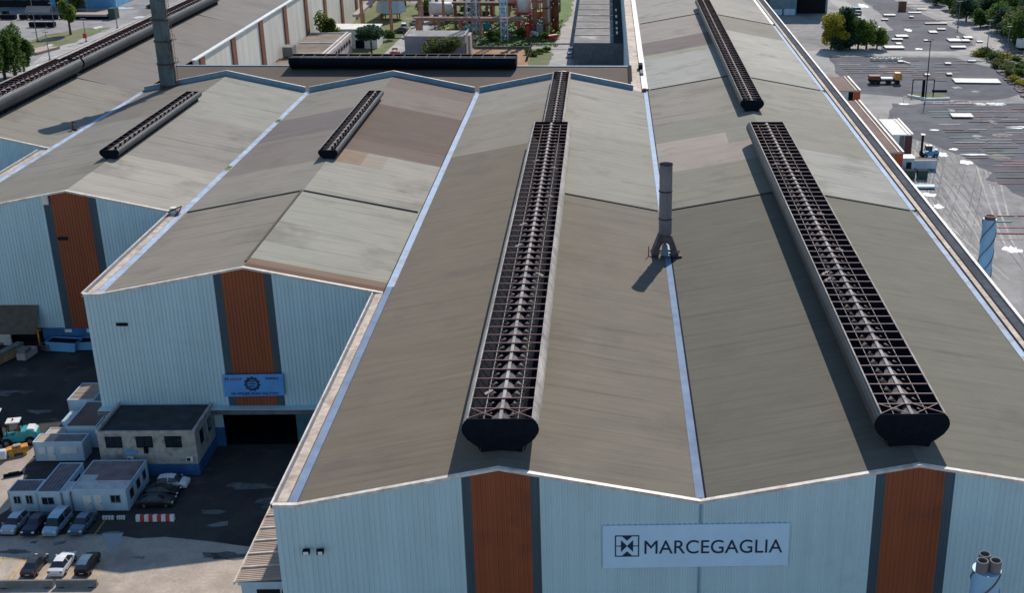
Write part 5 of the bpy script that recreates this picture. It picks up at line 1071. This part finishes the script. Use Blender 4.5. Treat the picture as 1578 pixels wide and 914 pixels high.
bars([(94 + 4.4 * k, 1440, 1512 + 2 * k) for k in range(9)], 'long coloured steel bar lying on the pad beside the rubble strip', 'bars beside the rubble strip', .55)
bars([(142 + 3.9 * k, 1402 + 5 * k, 1440 + 6 * k) for k in range(5)], 'long coloured steel bar lying by the grassy island', 'bars by the grassy island', .6)
bars([(156 + 4.0 * k, 1418 + 3.2 * k, 1600) for k in range(25)], 'long coloured steel bar in the rows of the nearer storage pad, right edge', 'bars in rows on the nearer pad', .72)
bars([(256 + 9 * k, 1530 + 3 * k, 1600) for k in range(4)], 'long orange-brown bar at the right edge above the spiral chimney', 'bars above the spiral chimney', .8)
bars([(333 + 9 * k, 1536, 1600) for k in range(5)], 'long orange-brown bar lying right of the spiral chimney', 'bars right of the spiral chimney', .9)
bars([(6 + 5 * k, 1392, 1440 + 4 * k) for k in range(8)], 'long pale or red bar on the farthest storage pad', 'bars on the farthest pad', .6)
rr = random.Random(55)
for k in range(26):
    p0 = G(rr.uniform(1400, 1640), rr.uniform(300, 460)); p1 = G(rr.uniform(1310, 1530), rr.uniform(130, 275)); mid = (p0 + p1) / 2 + Vector((rr.uniform(-7, 7), rr.uniform(-8, 8), 0))
    w_ = rr.uniform(.18, .45); L_, R_ = [], []
    for off in (0, 1.7):
        L_, R_ = [], []
        for i in range(13):
            u = i / 12; q = p0 * (1 - u) ** 2 + mid * 2 * u * (1 - u) + p1 * u * u; t_ = ((mid - p0) * (1 - u) + (p1 - mid) * u).normalized(); n_ = Vector((-t_.y, t_.x, 0))
            L_.append(tuple((q + n_ * (off + w_))[:2])); R_.append(tuple((q + n_ * off)[:2]))
        sheet('wheel_track', L_ + R_[::-1], .003 + k * .0001, M['track' if k % 3 else 'dust'])
for k in range(60):
    px, py = rr.uniform(1290, 1570), rr.uniform(60, 420)
    if py > 100 and px < 1290 + (py - 60) * .95 + 20: continue
    p = G(px, py); sx = rr.uniform(.8, 3.5); sy = sx * rr.uniform(.6, 1.6); pts = []
    for i in range(14): a_ = 2 * math.pi * i / 14; q_ = rr.uniform(.5, 1.2); pts.append((p.x + sx * q_ * math.cos(a_), p.y + sy * q_ * math.sin(a_)))
    sheet('dirt_patch', pts, .0255 + k * .0002, M[rr.choice(['track', 'dust', 'pad', 'pad'])])
def water(px, py, rx, ry, seed):
    p = G(px, py); rq = random.Random(seed); pts = []
    for i in range(18):
        a = 2 * math.pi * i / 18; k = rq.uniform(.6, 1.25); pts.append((p.x + .55 * rx * k * math.cos(a), p.y + .7 * ry * k * math.sin(a)))
    sheet('puddle', pts, .024, M['pale_patch'])  # flat whitish patch
for i, a in enumerate(((1488, 250, 2.6, 3), (1452, 238, 2.4, 3.5), (1430, 300, 3, 2), (1446, 318, 2, 2.5), (1455, 352, 2.5, 1.5), (1470, 230, 2, 1.5), (1393, 160, 3, 1.5), (1350, 40, 3, 6), (1355, 50, 3, 3), (1400, 46, 3, 5), (1416, 75, 3, 2), (1500, 238, 6, 1), (1535, 160, 5, 3), (1565, 196, 6, 2), (1545, 208, 5, 1.5), (1560, 385, 3, 3), (1510, 160, 4, 2), (1360, 92, 4, 2), (1440, 200, 3, 1), (150, 42, 3, 5), (75, 70, 1.8, 4), (45, 84, 2, 2), (5, 63, 4, 5), (185, 12, 9, 4), (88, 87, 2, 2), (60, 100, 2, 3), (1330, 8, 4, 8), (215, 26, 4, 5))): water(*a, i)
# far shed beyond the right edge
t = thing('far_shed', (106, 484, 0), 'grey corrugated shed with a dark blue bay, top right beyond the roof edge', 'building')
b = MB(); corr_x(b, 84, 103.6, 519, 0, lambda x: 24, pitch=1.2, dep=.1); corr_x(b, 114.5, 118.9, 519, 0, lambda x: 24, pitch=1.2, dep=.1); b.box(84, 119, 519.1, 560, 0, 24); b.build('wall', mat('grey_blue_sheet', (.28, .34, .38), .6, var=.15, scale=.4), t)
b = MB(); corr_x(b, 103.8, 114.4, 518.8, 6, lambda x: 24, pitch=1.2, dep=.1); b.build('blue_bay', mat('deep_blue_sheet', (.06, .17, .27), .6, var=.15, scale=.4), t)
MB().box(93, 119.5, 514, 518.6, 8.4, 9.4).build('canopy', M['strip'], t); MB().box(94, 105, 512, 518.5, 0, 8.3).build('annex', mat('annex_teal', (.14, .22, .26), .5, var=.2, scale=.5), t)
MB().box(95.5, 99, 511.8, 511.99, .3, 2.6).build('shutter', M['cabin'], t); MB().box(100, 104.5, 511.8, 511.99, .3, 2.8).build('shutter', M['cabin'], t)
MB().box(105.3, 118, 518.4, 518.7, .05, 8.3).build('dark_bay', M['black'], t)
for i, (px, py, m_) in enumerate(((1317, 19, 'teal'), (1318, 24, 'slate_paint'), (1316, 29, 'pipeor'), (1317, 34, 'white'))):
    p = G(px, py); car('van', m_ if m_ in M else 'white', (p.x, p.y, .01), R(90), ('teal van parked beside the far grey shed', 'grey van parked beside the far grey shed', 'orange-brown van parked beside the far grey shed', 'white van nearest the trees by the far grey shed')[i], 'vans beside the far shed', sc_=1.15)
p = G(1390, 16); t = thing('small_hut', (p.x, p.y, 0), 'tiny rust-brown hut on the farthest storage pad', 'hut'); MB().box(-1.5, 1.5, -1, 1, 0, 3.6).build('wall', M['rustred'], t, world=False); MB().box(-1.7, 1.7, -1.2, 1.2, 3.61, 3.8).build('roof', M['dark'], t, world=False)
t = thing('white_trailer', (176, 437, 0), 'white and blue trailer at the right edge beside the wood', 'trailer', None, R(12)); MB().box(-3, 9, -1.3, 1.3, 1, 4).build('box', M['white'], t, world=False); MB().box(1, 9, -1.34, -1.301, 1.2, 3.8).build('blue_side', M['cabin'], t, world=False)
for xx in (-1.8, 6, 7.4): MB().tube((xx, -1.2, .5), (xx, 1.2, .5), .5, .5, 12).build('wheel', M['tyre'], t, world=False)

# ------------------------------------------------------------------ left background
t = thing('blue_shed', (-205, 528, 0), 'long blue sheet-clad shed with dark doorways at the top left corner', 'building')
MB().box(-245, -176, 528, 560, .02, 16).build('wall', M['bluebld'], t)
for x in (-217.5, -212, -206.5, -199): MB().box(x, x + 1.6, 527.8, 527.98, 3, 14).build('dark_stripe', M['dark'], t)
MB().box(-245, -203, 527.6, 527.97, 0.05, 2.9).build('doorway', M['black'], t); MB().box(-200.4, -198.2, 527.5, 527.79, .05, 12).build('doorway', M['black'], t)
for i, (a, c, py) in enumerate(((0, 24, 30), (30, 42, 30), (45, 62, 30), (64, 88, 30), (45, 70, 42), (72, 84, 42), (4, 12, 24), (92, 100, 29))):
    A = G(a, py); B_ = G(c, py); t = thing('freight_block', (A.x, A.y, 0), 'long low dark block in the lines of blocks before the blue shed', 'steel block', 'dark low blocks before the blue shed')
    MB().box(0, B_.x - A.x, 0, 2, .3, 1.9).build('block', M['dark'], t, world=False); MB().box(.3, B_.x - A.x - .3, .2, 1.8, 0, .29).build('sleeper', M['rustred'], t, world=False)
p = G(62, 17); t = thing('sand_heap', (p.x, p.y, 0), 'sandy heap with a dark side in front of the blue shed', 'heap'); b = MB(); b.prism_x([(-3, 0), (3, 0), (1.5, 1.8), (0, 2.2), (-2, 1.2)], -5, 5); b.build('heap', M['beigeroof'], t, world=False)
p = G(138, 28); t = thing('flatbed_load', (p.x, p.y, 0), 'brown flat load on dark blocks right of the two trees', 'load'); MB().box(-8, 8, -2.5, 2.5, 1.2, 2).build('load', M['beigeroof'], t, world=False); MB().box(-7.6, 7.6, -2.2, 2.2, 0, 1.19).build('base', M['dark'], t, world=False); MB().box(8.3, 11, -2, 2, 0, 4.2).build('tractor', M['greend'], t, world=False)
p = G(54, 80); t = thing('flat_slab', (p.x, p.y, 0), 'low flat pinkish slab on the verge left of the road', 'slab'); MB().prism([(-4, -5), (3, -5), (6, 6), (0, 6)], .1, .9).build('slab', M['beigeroof'], t, world=False); MB().prism([(-3.6, -4.6), (2.6, -4.6), (5.6, 5.6), (0, 5.6)], 0, .09).build('base', M['dark'], t, world=False)
for i, (px, py) in enumerate(((163, 9), (172, 7), (178, 4), (233, 12))):
    p = G(px, py); car('hatch', ('dark_grey_paint', 'pale_paint', 'pipeor', 'navy_paint')[i], (p.x, p.y, .01), R(60), ('dark car far up the left road near the blue shed', 'pale car far up the left road near the blue shed', 'orange-brown car at the top of the left road', 'dark blue car beside the tall chimney on the left road')[i], 'far cars on the left road', sc_=1.1)

# ------------------------------------------------------------------ middle background
t = thing('terraced_building', (-70, 390, 0), 'pinkish building with a stepped brown flat roof beside the cream wall', 'building')
MB().box(-71, -57.6, 372, 418, 0, 7.6).build('wall', M['pinkwall'], t)
for i, (y0, y1, z) in enumerate(((360, 384.5, 7.7), (385, 401, 8.0), (401.5, 417.8, 8.3))):
    MB().box(-70.9, -59.2, y0, y1, z - .1, z).build('roof_terrace', M['brownroof2'], t); MB().box(-70.9, -59.2, y1, y1 + .4, z - .08, z + .35).build('kerb', M['white'], t)
MB().box(-59.1, -58.5, 372, 418.2, 7.61, 8.9).box(-58.1, -57.5, 372, 418.2, 7.61, 8.6).build('parapet', M['trim'], t)
for k in range(10): MB().box(-57.55, -57.4, 375 + k * 4.2, 377 + k * 4.2, 5.8, 7.0).build('window', M['dark'], t)
MB().box(-70.5, -67.5, 378, 383, 8.1, 11).build('stair_hut', M['gconc'], t)
t = thing('white_annex', (-60, 440, 0), 'white flat-roofed annex between the cream wall and the pipe rack', 'building')
MB().box(-71, -52.5, 436, 447, 0, 6.5).build('wall', M['white'], t); MB().box(-71, -52.2, 435.7, 447.3, 6.51, 6.8).build('roof', M['slab'], t); MB().box(-60, -57, 435.8, 435.99, .1, 3).build('door', M['dark'], t)
t = thing('pink_building', (-31, 424, 0), 'low pinkish-grey building with a flat white-stained roof and a narrow window', 'building')
MB().box(-41, -20.6, 423.5, 437, 0, 6.2).build('wall', mat('pinkish_grey_render', (.34, .31, .32), .9, var=.15, scale=.4), t); MB().box(-40.7, -20.9, 423.8, 436.7, 6.21, 6.3).build('roof', mat('grey_flat_roof', (.24, .235, .23), .9, var=.2, scale=.3, stain=(.5, .5, .5), stain_amt=.7, stain_scale=.12), t)
MB().box(-41, -20.6, 423.4, 423.75, 6.3, 6.6).box(-20.95, -20.5, 423.8, 437, 6.2, 7.0).box(-41.1, -40.7, 423.8, 437, 6.2, 6.8).build('parapet', M['pinkwall'], t); MB().box(-34.9, -34.1, 423.3, 423.49, 1.8, 4.6).build('window', M['glass'], t)
MB().box(-19.7, -18.9, 424, 430, 0, 6.8).build('side_wall', M['pinkwall'], t)
t = thing('long_flat_building', (25, 403, 0), 'long grey flat-roofed building with white roof stains, left of the far right gutter', 'building')
MB().box(16.7, 32.9, 403.5, 620, 0, 7.9).build('wall', M['rim'], t); b = MB()
for i in range(9): b.box(16.8, 29.6, 403.6 + i * 14, 417.3 + i * 14, 7.91, 8.0)
b.build('roof', mat('grey_stained_roof', (.20, .185, .175), .9, var=.25, scale=.3, stain=(.6, .6, .6), stain_amt=.8, stain_scale=.08, stain_pos=.58), t)
for i in range(9): MB().box(16.7, 29.7, 417.31 + i * 14, 417.59 + i * 14, 7.92, 8.25).build('roof_rib', M['trim'], t)
MB().box(29.7, 32.8, 403.6, 620, 7.91, 7.95).build('dark_channel', M['dark'], t)
for i, y in enumerate((420, 429, 441, 455, 470)): MB().box(30.6, 31.2, y, y + 4, 7.96, 8.3).build('skylight', M['white'], t)
car('hatch', 'lightblue_paint', (14.9, 421.5, .01), 0, 'light blue car nearest the parapet, in the shade of the long flat building', 'two cars beside the long flat building', sc_=1.1); car('hatch', 'pale_paint', (15.0, 431, .01), 0, 'pale car farther up, in the shade of the long flat building', 'two cars beside the long flat building', sc_=1.1)
t = thing('plant_fence', (-10, 440, 0), 'thin dark fence along the pale path by the rust-coloured ground', 'fence')
for k in range(8): MB().bar((-19 + k * 2.75, 440.5, 0), (-19 + k * 2.75, 440.5, 2.6), .14).build('post', M['dark'], t)
MB().bar((-19, 440.5, 2.5), (.4, 440.5, 2.5), .1).bar((-19, 440.5, .7), (.4, 440.5, .7), .1).build('rail', M['dark'], t)
t = thing('retaining_wall', (-9, 436.4, 0), 'low dark wall between the path and the rust-coloured ground', 'wall'); MB().box(-19, .6, 436.1, 436.5, 0, .9).build('wall', M['gconc'], t)
t = thing('gate_wall', (1, 418, 0), 'dark leaning barrier between the rust ground and the corner plot', 'barrier'); MB().bar((.8, 437, .8), (.8, 414, .8), .35, 1.6).build('panel', M['dark'], t); MB().bar((.8, 437, 1.6), (15, 437.5, 1.6), .3, .5).build('top_rail', M['steel'], t)
# pipe racks
def rack(x0, x1, y, z, label, legs, m='pipeor', depth=3.0, pipes=3, extra=0):
    t = thing('pipe_rack', (x0, y, 0), label, 'pipe rack')
    for k in range(legs):
        x = x0 + (x1 - x0) * k / (legs - 1)
        for yy in (y, y + depth): MB().bar((x, yy, 0), (x, yy, z), .6).build('leg', M[m], t)
        MB().bar((x, y, z - .3), (x, y + depth, z - .3), .4).build('crossbeam', M[m], t)
    for k in range(pipes): MB().tube((x0 - 1, y + .4 + k * .9, z + .3), (x1 + 1, y + .4 + k * .9, z + .3), .35, .35, 8).build('pipe', M[m if k % 2 == 0 else 'pinkwall'], t)
    MB().bar((x0, y - .1, z - .2), (x1, y - .1, z - .2), .3, .6).build('edge_beam', M[m], t)
    if extra: MB().bar((x0, y - .1, z + extra), (x1, y - .1, z + extra), .2).build('handrail', M['pinkwall'], t)
    return t
rack(-64, -42.5, 470, 12, 'orange-brown pipe rack with a bent end, left of the plant', 3)
rack(-42, -3, 459, 6.5, 'long low pinkish pipe rack crossing the middle of the plant', 6, extra=1.0)
rack(-44, 6, 486, 15, 'tall brown pipe rack at the top of the plant', 7)
rack(-40, -18, 500, 9, 'brown pipe rack behind the tall one, left half of the plant', 4, 'rustred')
for i, (x0, x1, y, z, n) in enumerate(((-30, -6, 476, 9.5, 5), (-22, 4, 492, 19, 6), (-34, -12, 508, 12, 4), (-12, 6, 470, 11.5, 4), (-26, 8, 520, 22, 6))):
    rack(x0, x1, y, z, ('rust-red pipe rack in the dense middle of the plant', 'high brown pipe rack behind the pale tank', 'brown pipe rack far back at the left of the plant', 'short rust-red pipe rack under the pale tank', 'highest brown pipe rack at the very top of the plant')[i], n, ('rustred', 'pipeor')[i % 2], pipes=4)
def tower(x, y, h, w_, label, m='steel'):
    t = thing('lattice_tower', (x, y, 0), label, 'tower', None)
    b = MB()
    for dx in (-w_ / 2, w_ / 2):
        for dy in (-w_ / 2, w_ / 2): MB().bar((x + dx, y + dy, 0), (x + dx, y + dy, h), .22).build('leg', M[m], t)
    n = int(h / 2.4)
    for i in range(n):
        z0, z1 = i * 2.4, (i + 1) * 2.4
        for (a, c) in (((-1, -1), (1, -1)), ((1, -1), (1, 1)), ((1, 1), (-1, 1)), ((-1, 1), (-1, -1))):
            A = (x + a[0] * w_ / 2, y + a[1] * w_ / 2); B_ = (x + c[0] * w_ / 2, y + c[1] * w_ / 2)
            b.bar((A[0], A[1], z0), (B_[0], B_[1], z1), .12).bar((A[0], A[1], z1), (B_[0], B_[1], z1), .12)
    b.build('lattice', M[m], t); return t
tower(-19, 446, 26, 2.6, 'grey lattice tower beside the pinkish-grey building')
tower(-23, 470, 22, 3.5, 'grey-blue lattice tower behind the long low pipe rack', 'cabin')
tower(-9.5, 452, 26, 2.4, 'pale blue-white stair tower in the plant', 'cabin')
t = thing('white_column', (-11.2, 466, 0), 'pale blue ladder-like column in the middle of the plant', 'column'); MB().box(-12.2, -10.2, 465, 467, 0, 24).build('shaft', M['spiral'], t)
for k in range(14): MB().box(-12.3, -10.1, 464.8, 464.98, 1 + k * 1.7, 1.3 + k * 1.7).build('band', M['strip'], t)
t = thing('storage_tank', (-7, 478, 0), 'pale cylindrical tank on red legs among the pipes', 'tank'); MB().tube((-3.2, 468, 8), (-3.2, 468, 16.5), 2.5, 2.5, 24).build('vessel', M['white'], t, smooth=True); MB().tube((-3.2, 468, 16.51), (-3.2, 468, 17.5), 2.4, .8, 24).build('cone_top', M['white'], t)
for dx, dy in ((-2, -2), (2, -2), (2, 2), (-2, 2)): MB().bar((-3.2 + dx, 468 + dy, 0), (-3.2 + dx, 468 + dy, 8), .35).build('leg', M['red'], t)
MB().box(-6.6, .4, 464.6, 471.6, 7.4, 7.7).build('platform', M['red'], t)
for k in (-6.4, .2): MB().bar((k, 464.8, 7.7), (k, 464.8, 19), .3).build('red_post', M['red'], t)
for i, (x, y, h) in enumerate(((1.2, 462, 30), (4.6, 463, 30), (5.8, 465, 28), (8.5, 474, 26), (6.8, 478, 24))):
    t = thing('process_column', (x, y, 0), ('tall brown process column, left one of the group at the right of the plant', 'tall brown process column, second of the group at the right of the plant', 'pale process column close behind the brown ones', 'dark rust process column at the right end of the plant', 'dark rust process column behind the pale one')[i], 'column', 'process columns')
    MB().tube((x, y, 0), (x, y, h), (.7, .8, .5, .9, .9)[i], (.7, .8, .5, .9, .9)[i], 14).build('shaft', M[('pipeor', 'yellow', 'white', 'rustred', 'rustred')[i]] if i != 1 else M['pipeor'], t, smooth=True)
    for z in range(4, int(h), 6): MB().box(x - 1.3, x + 1.3, y - 1.3, y + 1.3, z, z + .15).build('platform', M['steeldark'], t)
t = thing('plinth_block', (2.6, 460.5, 0), 'grey concrete block between the two tall brown columns', 'concrete block'); MB().box(1.6, 4.0, 460, 462, 0, 4.6).build('block', M['concrete'], t)
t = thing('hopper', (-58, 500, 0), 'large pale cone-shaped hopper at the upper left of the plant', 'hopper'); MB().tube((-58, 500, 3), (-58, 500, 22), 6.0, 2.2, 8).build('cone', M['cabin'], t)
for a in range(4): MB().bar((-58 + 4 * math.cos(a * 1.57 + .78), 500 + 4 * math.sin(a * 1.57 + .78), 0), (-58 + 4 * math.cos(a * 1.57 + .78), 500 + 4 * math.sin(a * 1.57 + .78), 4), .4).build('leg', M['rustred'], t)
t = thing('conveyor', (-70, 500, 0), 'pinkish inclined conveyor rising behind the white annex', 'conveyor'); MB().bar((-66, 470, 6), (-58, 530, 14), 2.6, 1.0).build('belt', M['pinkwall'], t)
for q_, z in ((.15, 7), (.5, 10), (.85, 12.5)): MB().bar((-66 + 8 * q_, 470 + 60 * q_, 0), (-66 + 8 * q_, 470 + 60 * q_, z), .5).build('leg', M['rustred'], t)
rr = random.Random(77)
for i in range(70):
    px, py = rr.uniform(640, 862), rr.uniform(8, 62); p = G(px, py)
    if p.x > 9 or -38 < p.x < -20 and p.y < 440: continue
    k = i % 4; t = thing('pump_unit', (p.x, p.y, 0), 'small pump or valve unit standing among the pipe racks', 'pump unit', 'small units in the pipe plant', rr.uniform(0, 3))
    m_ = rr.choice(['rustred', 'pipeor', 'cabin', 'white', 'dark', 'dark', 'greend', 'yellow', 'red', 'teal'])
    h = rr.uniform(1, 5)
    if k == 0: MB().tube((0, 0, .5), (0, 0, h), .7, .7, 12).build('vessel', M[m_], t, world=False)
    elif k == 1: MB().tube((-2, 0, 1.4), (2, 0, 1.4), .8, .8, 12).build('vessel', M[m_], t, world=False)
    elif k == 2: MB().box(-1.2, 1.2, -.8, .8, .5, h * .7).build('casing', M[m_], t, world=False)
    else: MB().tube((0, 0, .5), (0, 0, h + 3), .25, .25, 8).tube((0, 0, h + 3), (3, 0, h + 3), .25, .25, 8).build('pipe', M[m_], t, world=False)
    MB().box(-1, 1, -.7, .7, 0, .49).build('plinth', M['gconc'], t, world=False)
p = G(625, 42); car('van', 'white_car_paint', (p.x, p.y - 4, .01), R(10), 'white van on the plant road behind the pinkish-grey building', None, sc_=1.3)
p = G(618, 50); car('hatch', 'dark_grey_paint', (p.x, p.y, .01), R(80), 'dark car on the plant road behind the pinkish-grey building', None, sc_=1.3)
p = G(640, 38); car('hatch', 'silver_paint', (p.x, p.y, .01), R(70), 'silver car at the foot of the long low pipe rack', None, sc_=1.2)
t = thing('white_tank', (-37, 476, 0), 'white horizontal tank under the pipe rack at the left of the plant', 'tank'); MB().tube((-42, 495, 5), (-33, 495, 5), 2.6, 2.6, 20).build('vessel', M['white'], t, smooth=True); MB().box(-40.5, -39.5, 493.5, 496.5, 0, 2.8).box(-35.5, -34.5, 493.5, 496.5, 0, 2.8).build('saddle', M['gconc'], t)
p = G(608, 86); t = thing('utility_cart', (p.x, p.y + 1, 0), 'small red and dark cart beside the pinkish-grey building', 'cart'); MB().box(-1.6, 1.6, -1, 1, .5, 1.3).build('bed', M['red'], t, world=False); MB().box(-.8, .9, -1, 1, 2.2, 2.4).build('canopy', M['dark'], t, world=False)
for dx in (-.7, .8):
    for dy in (-.9, .9): MB().bar((dx, dy, 1.3), (dx, dy, 2.2), .1).build('post', M['dark'], t, world=False)
for dx in (-1.1, 1.1): MB().tube((dx, -1, .4), (dx, 1, .4), .4, .4, 12).build('wheel', M['tyre'], t, world=False)
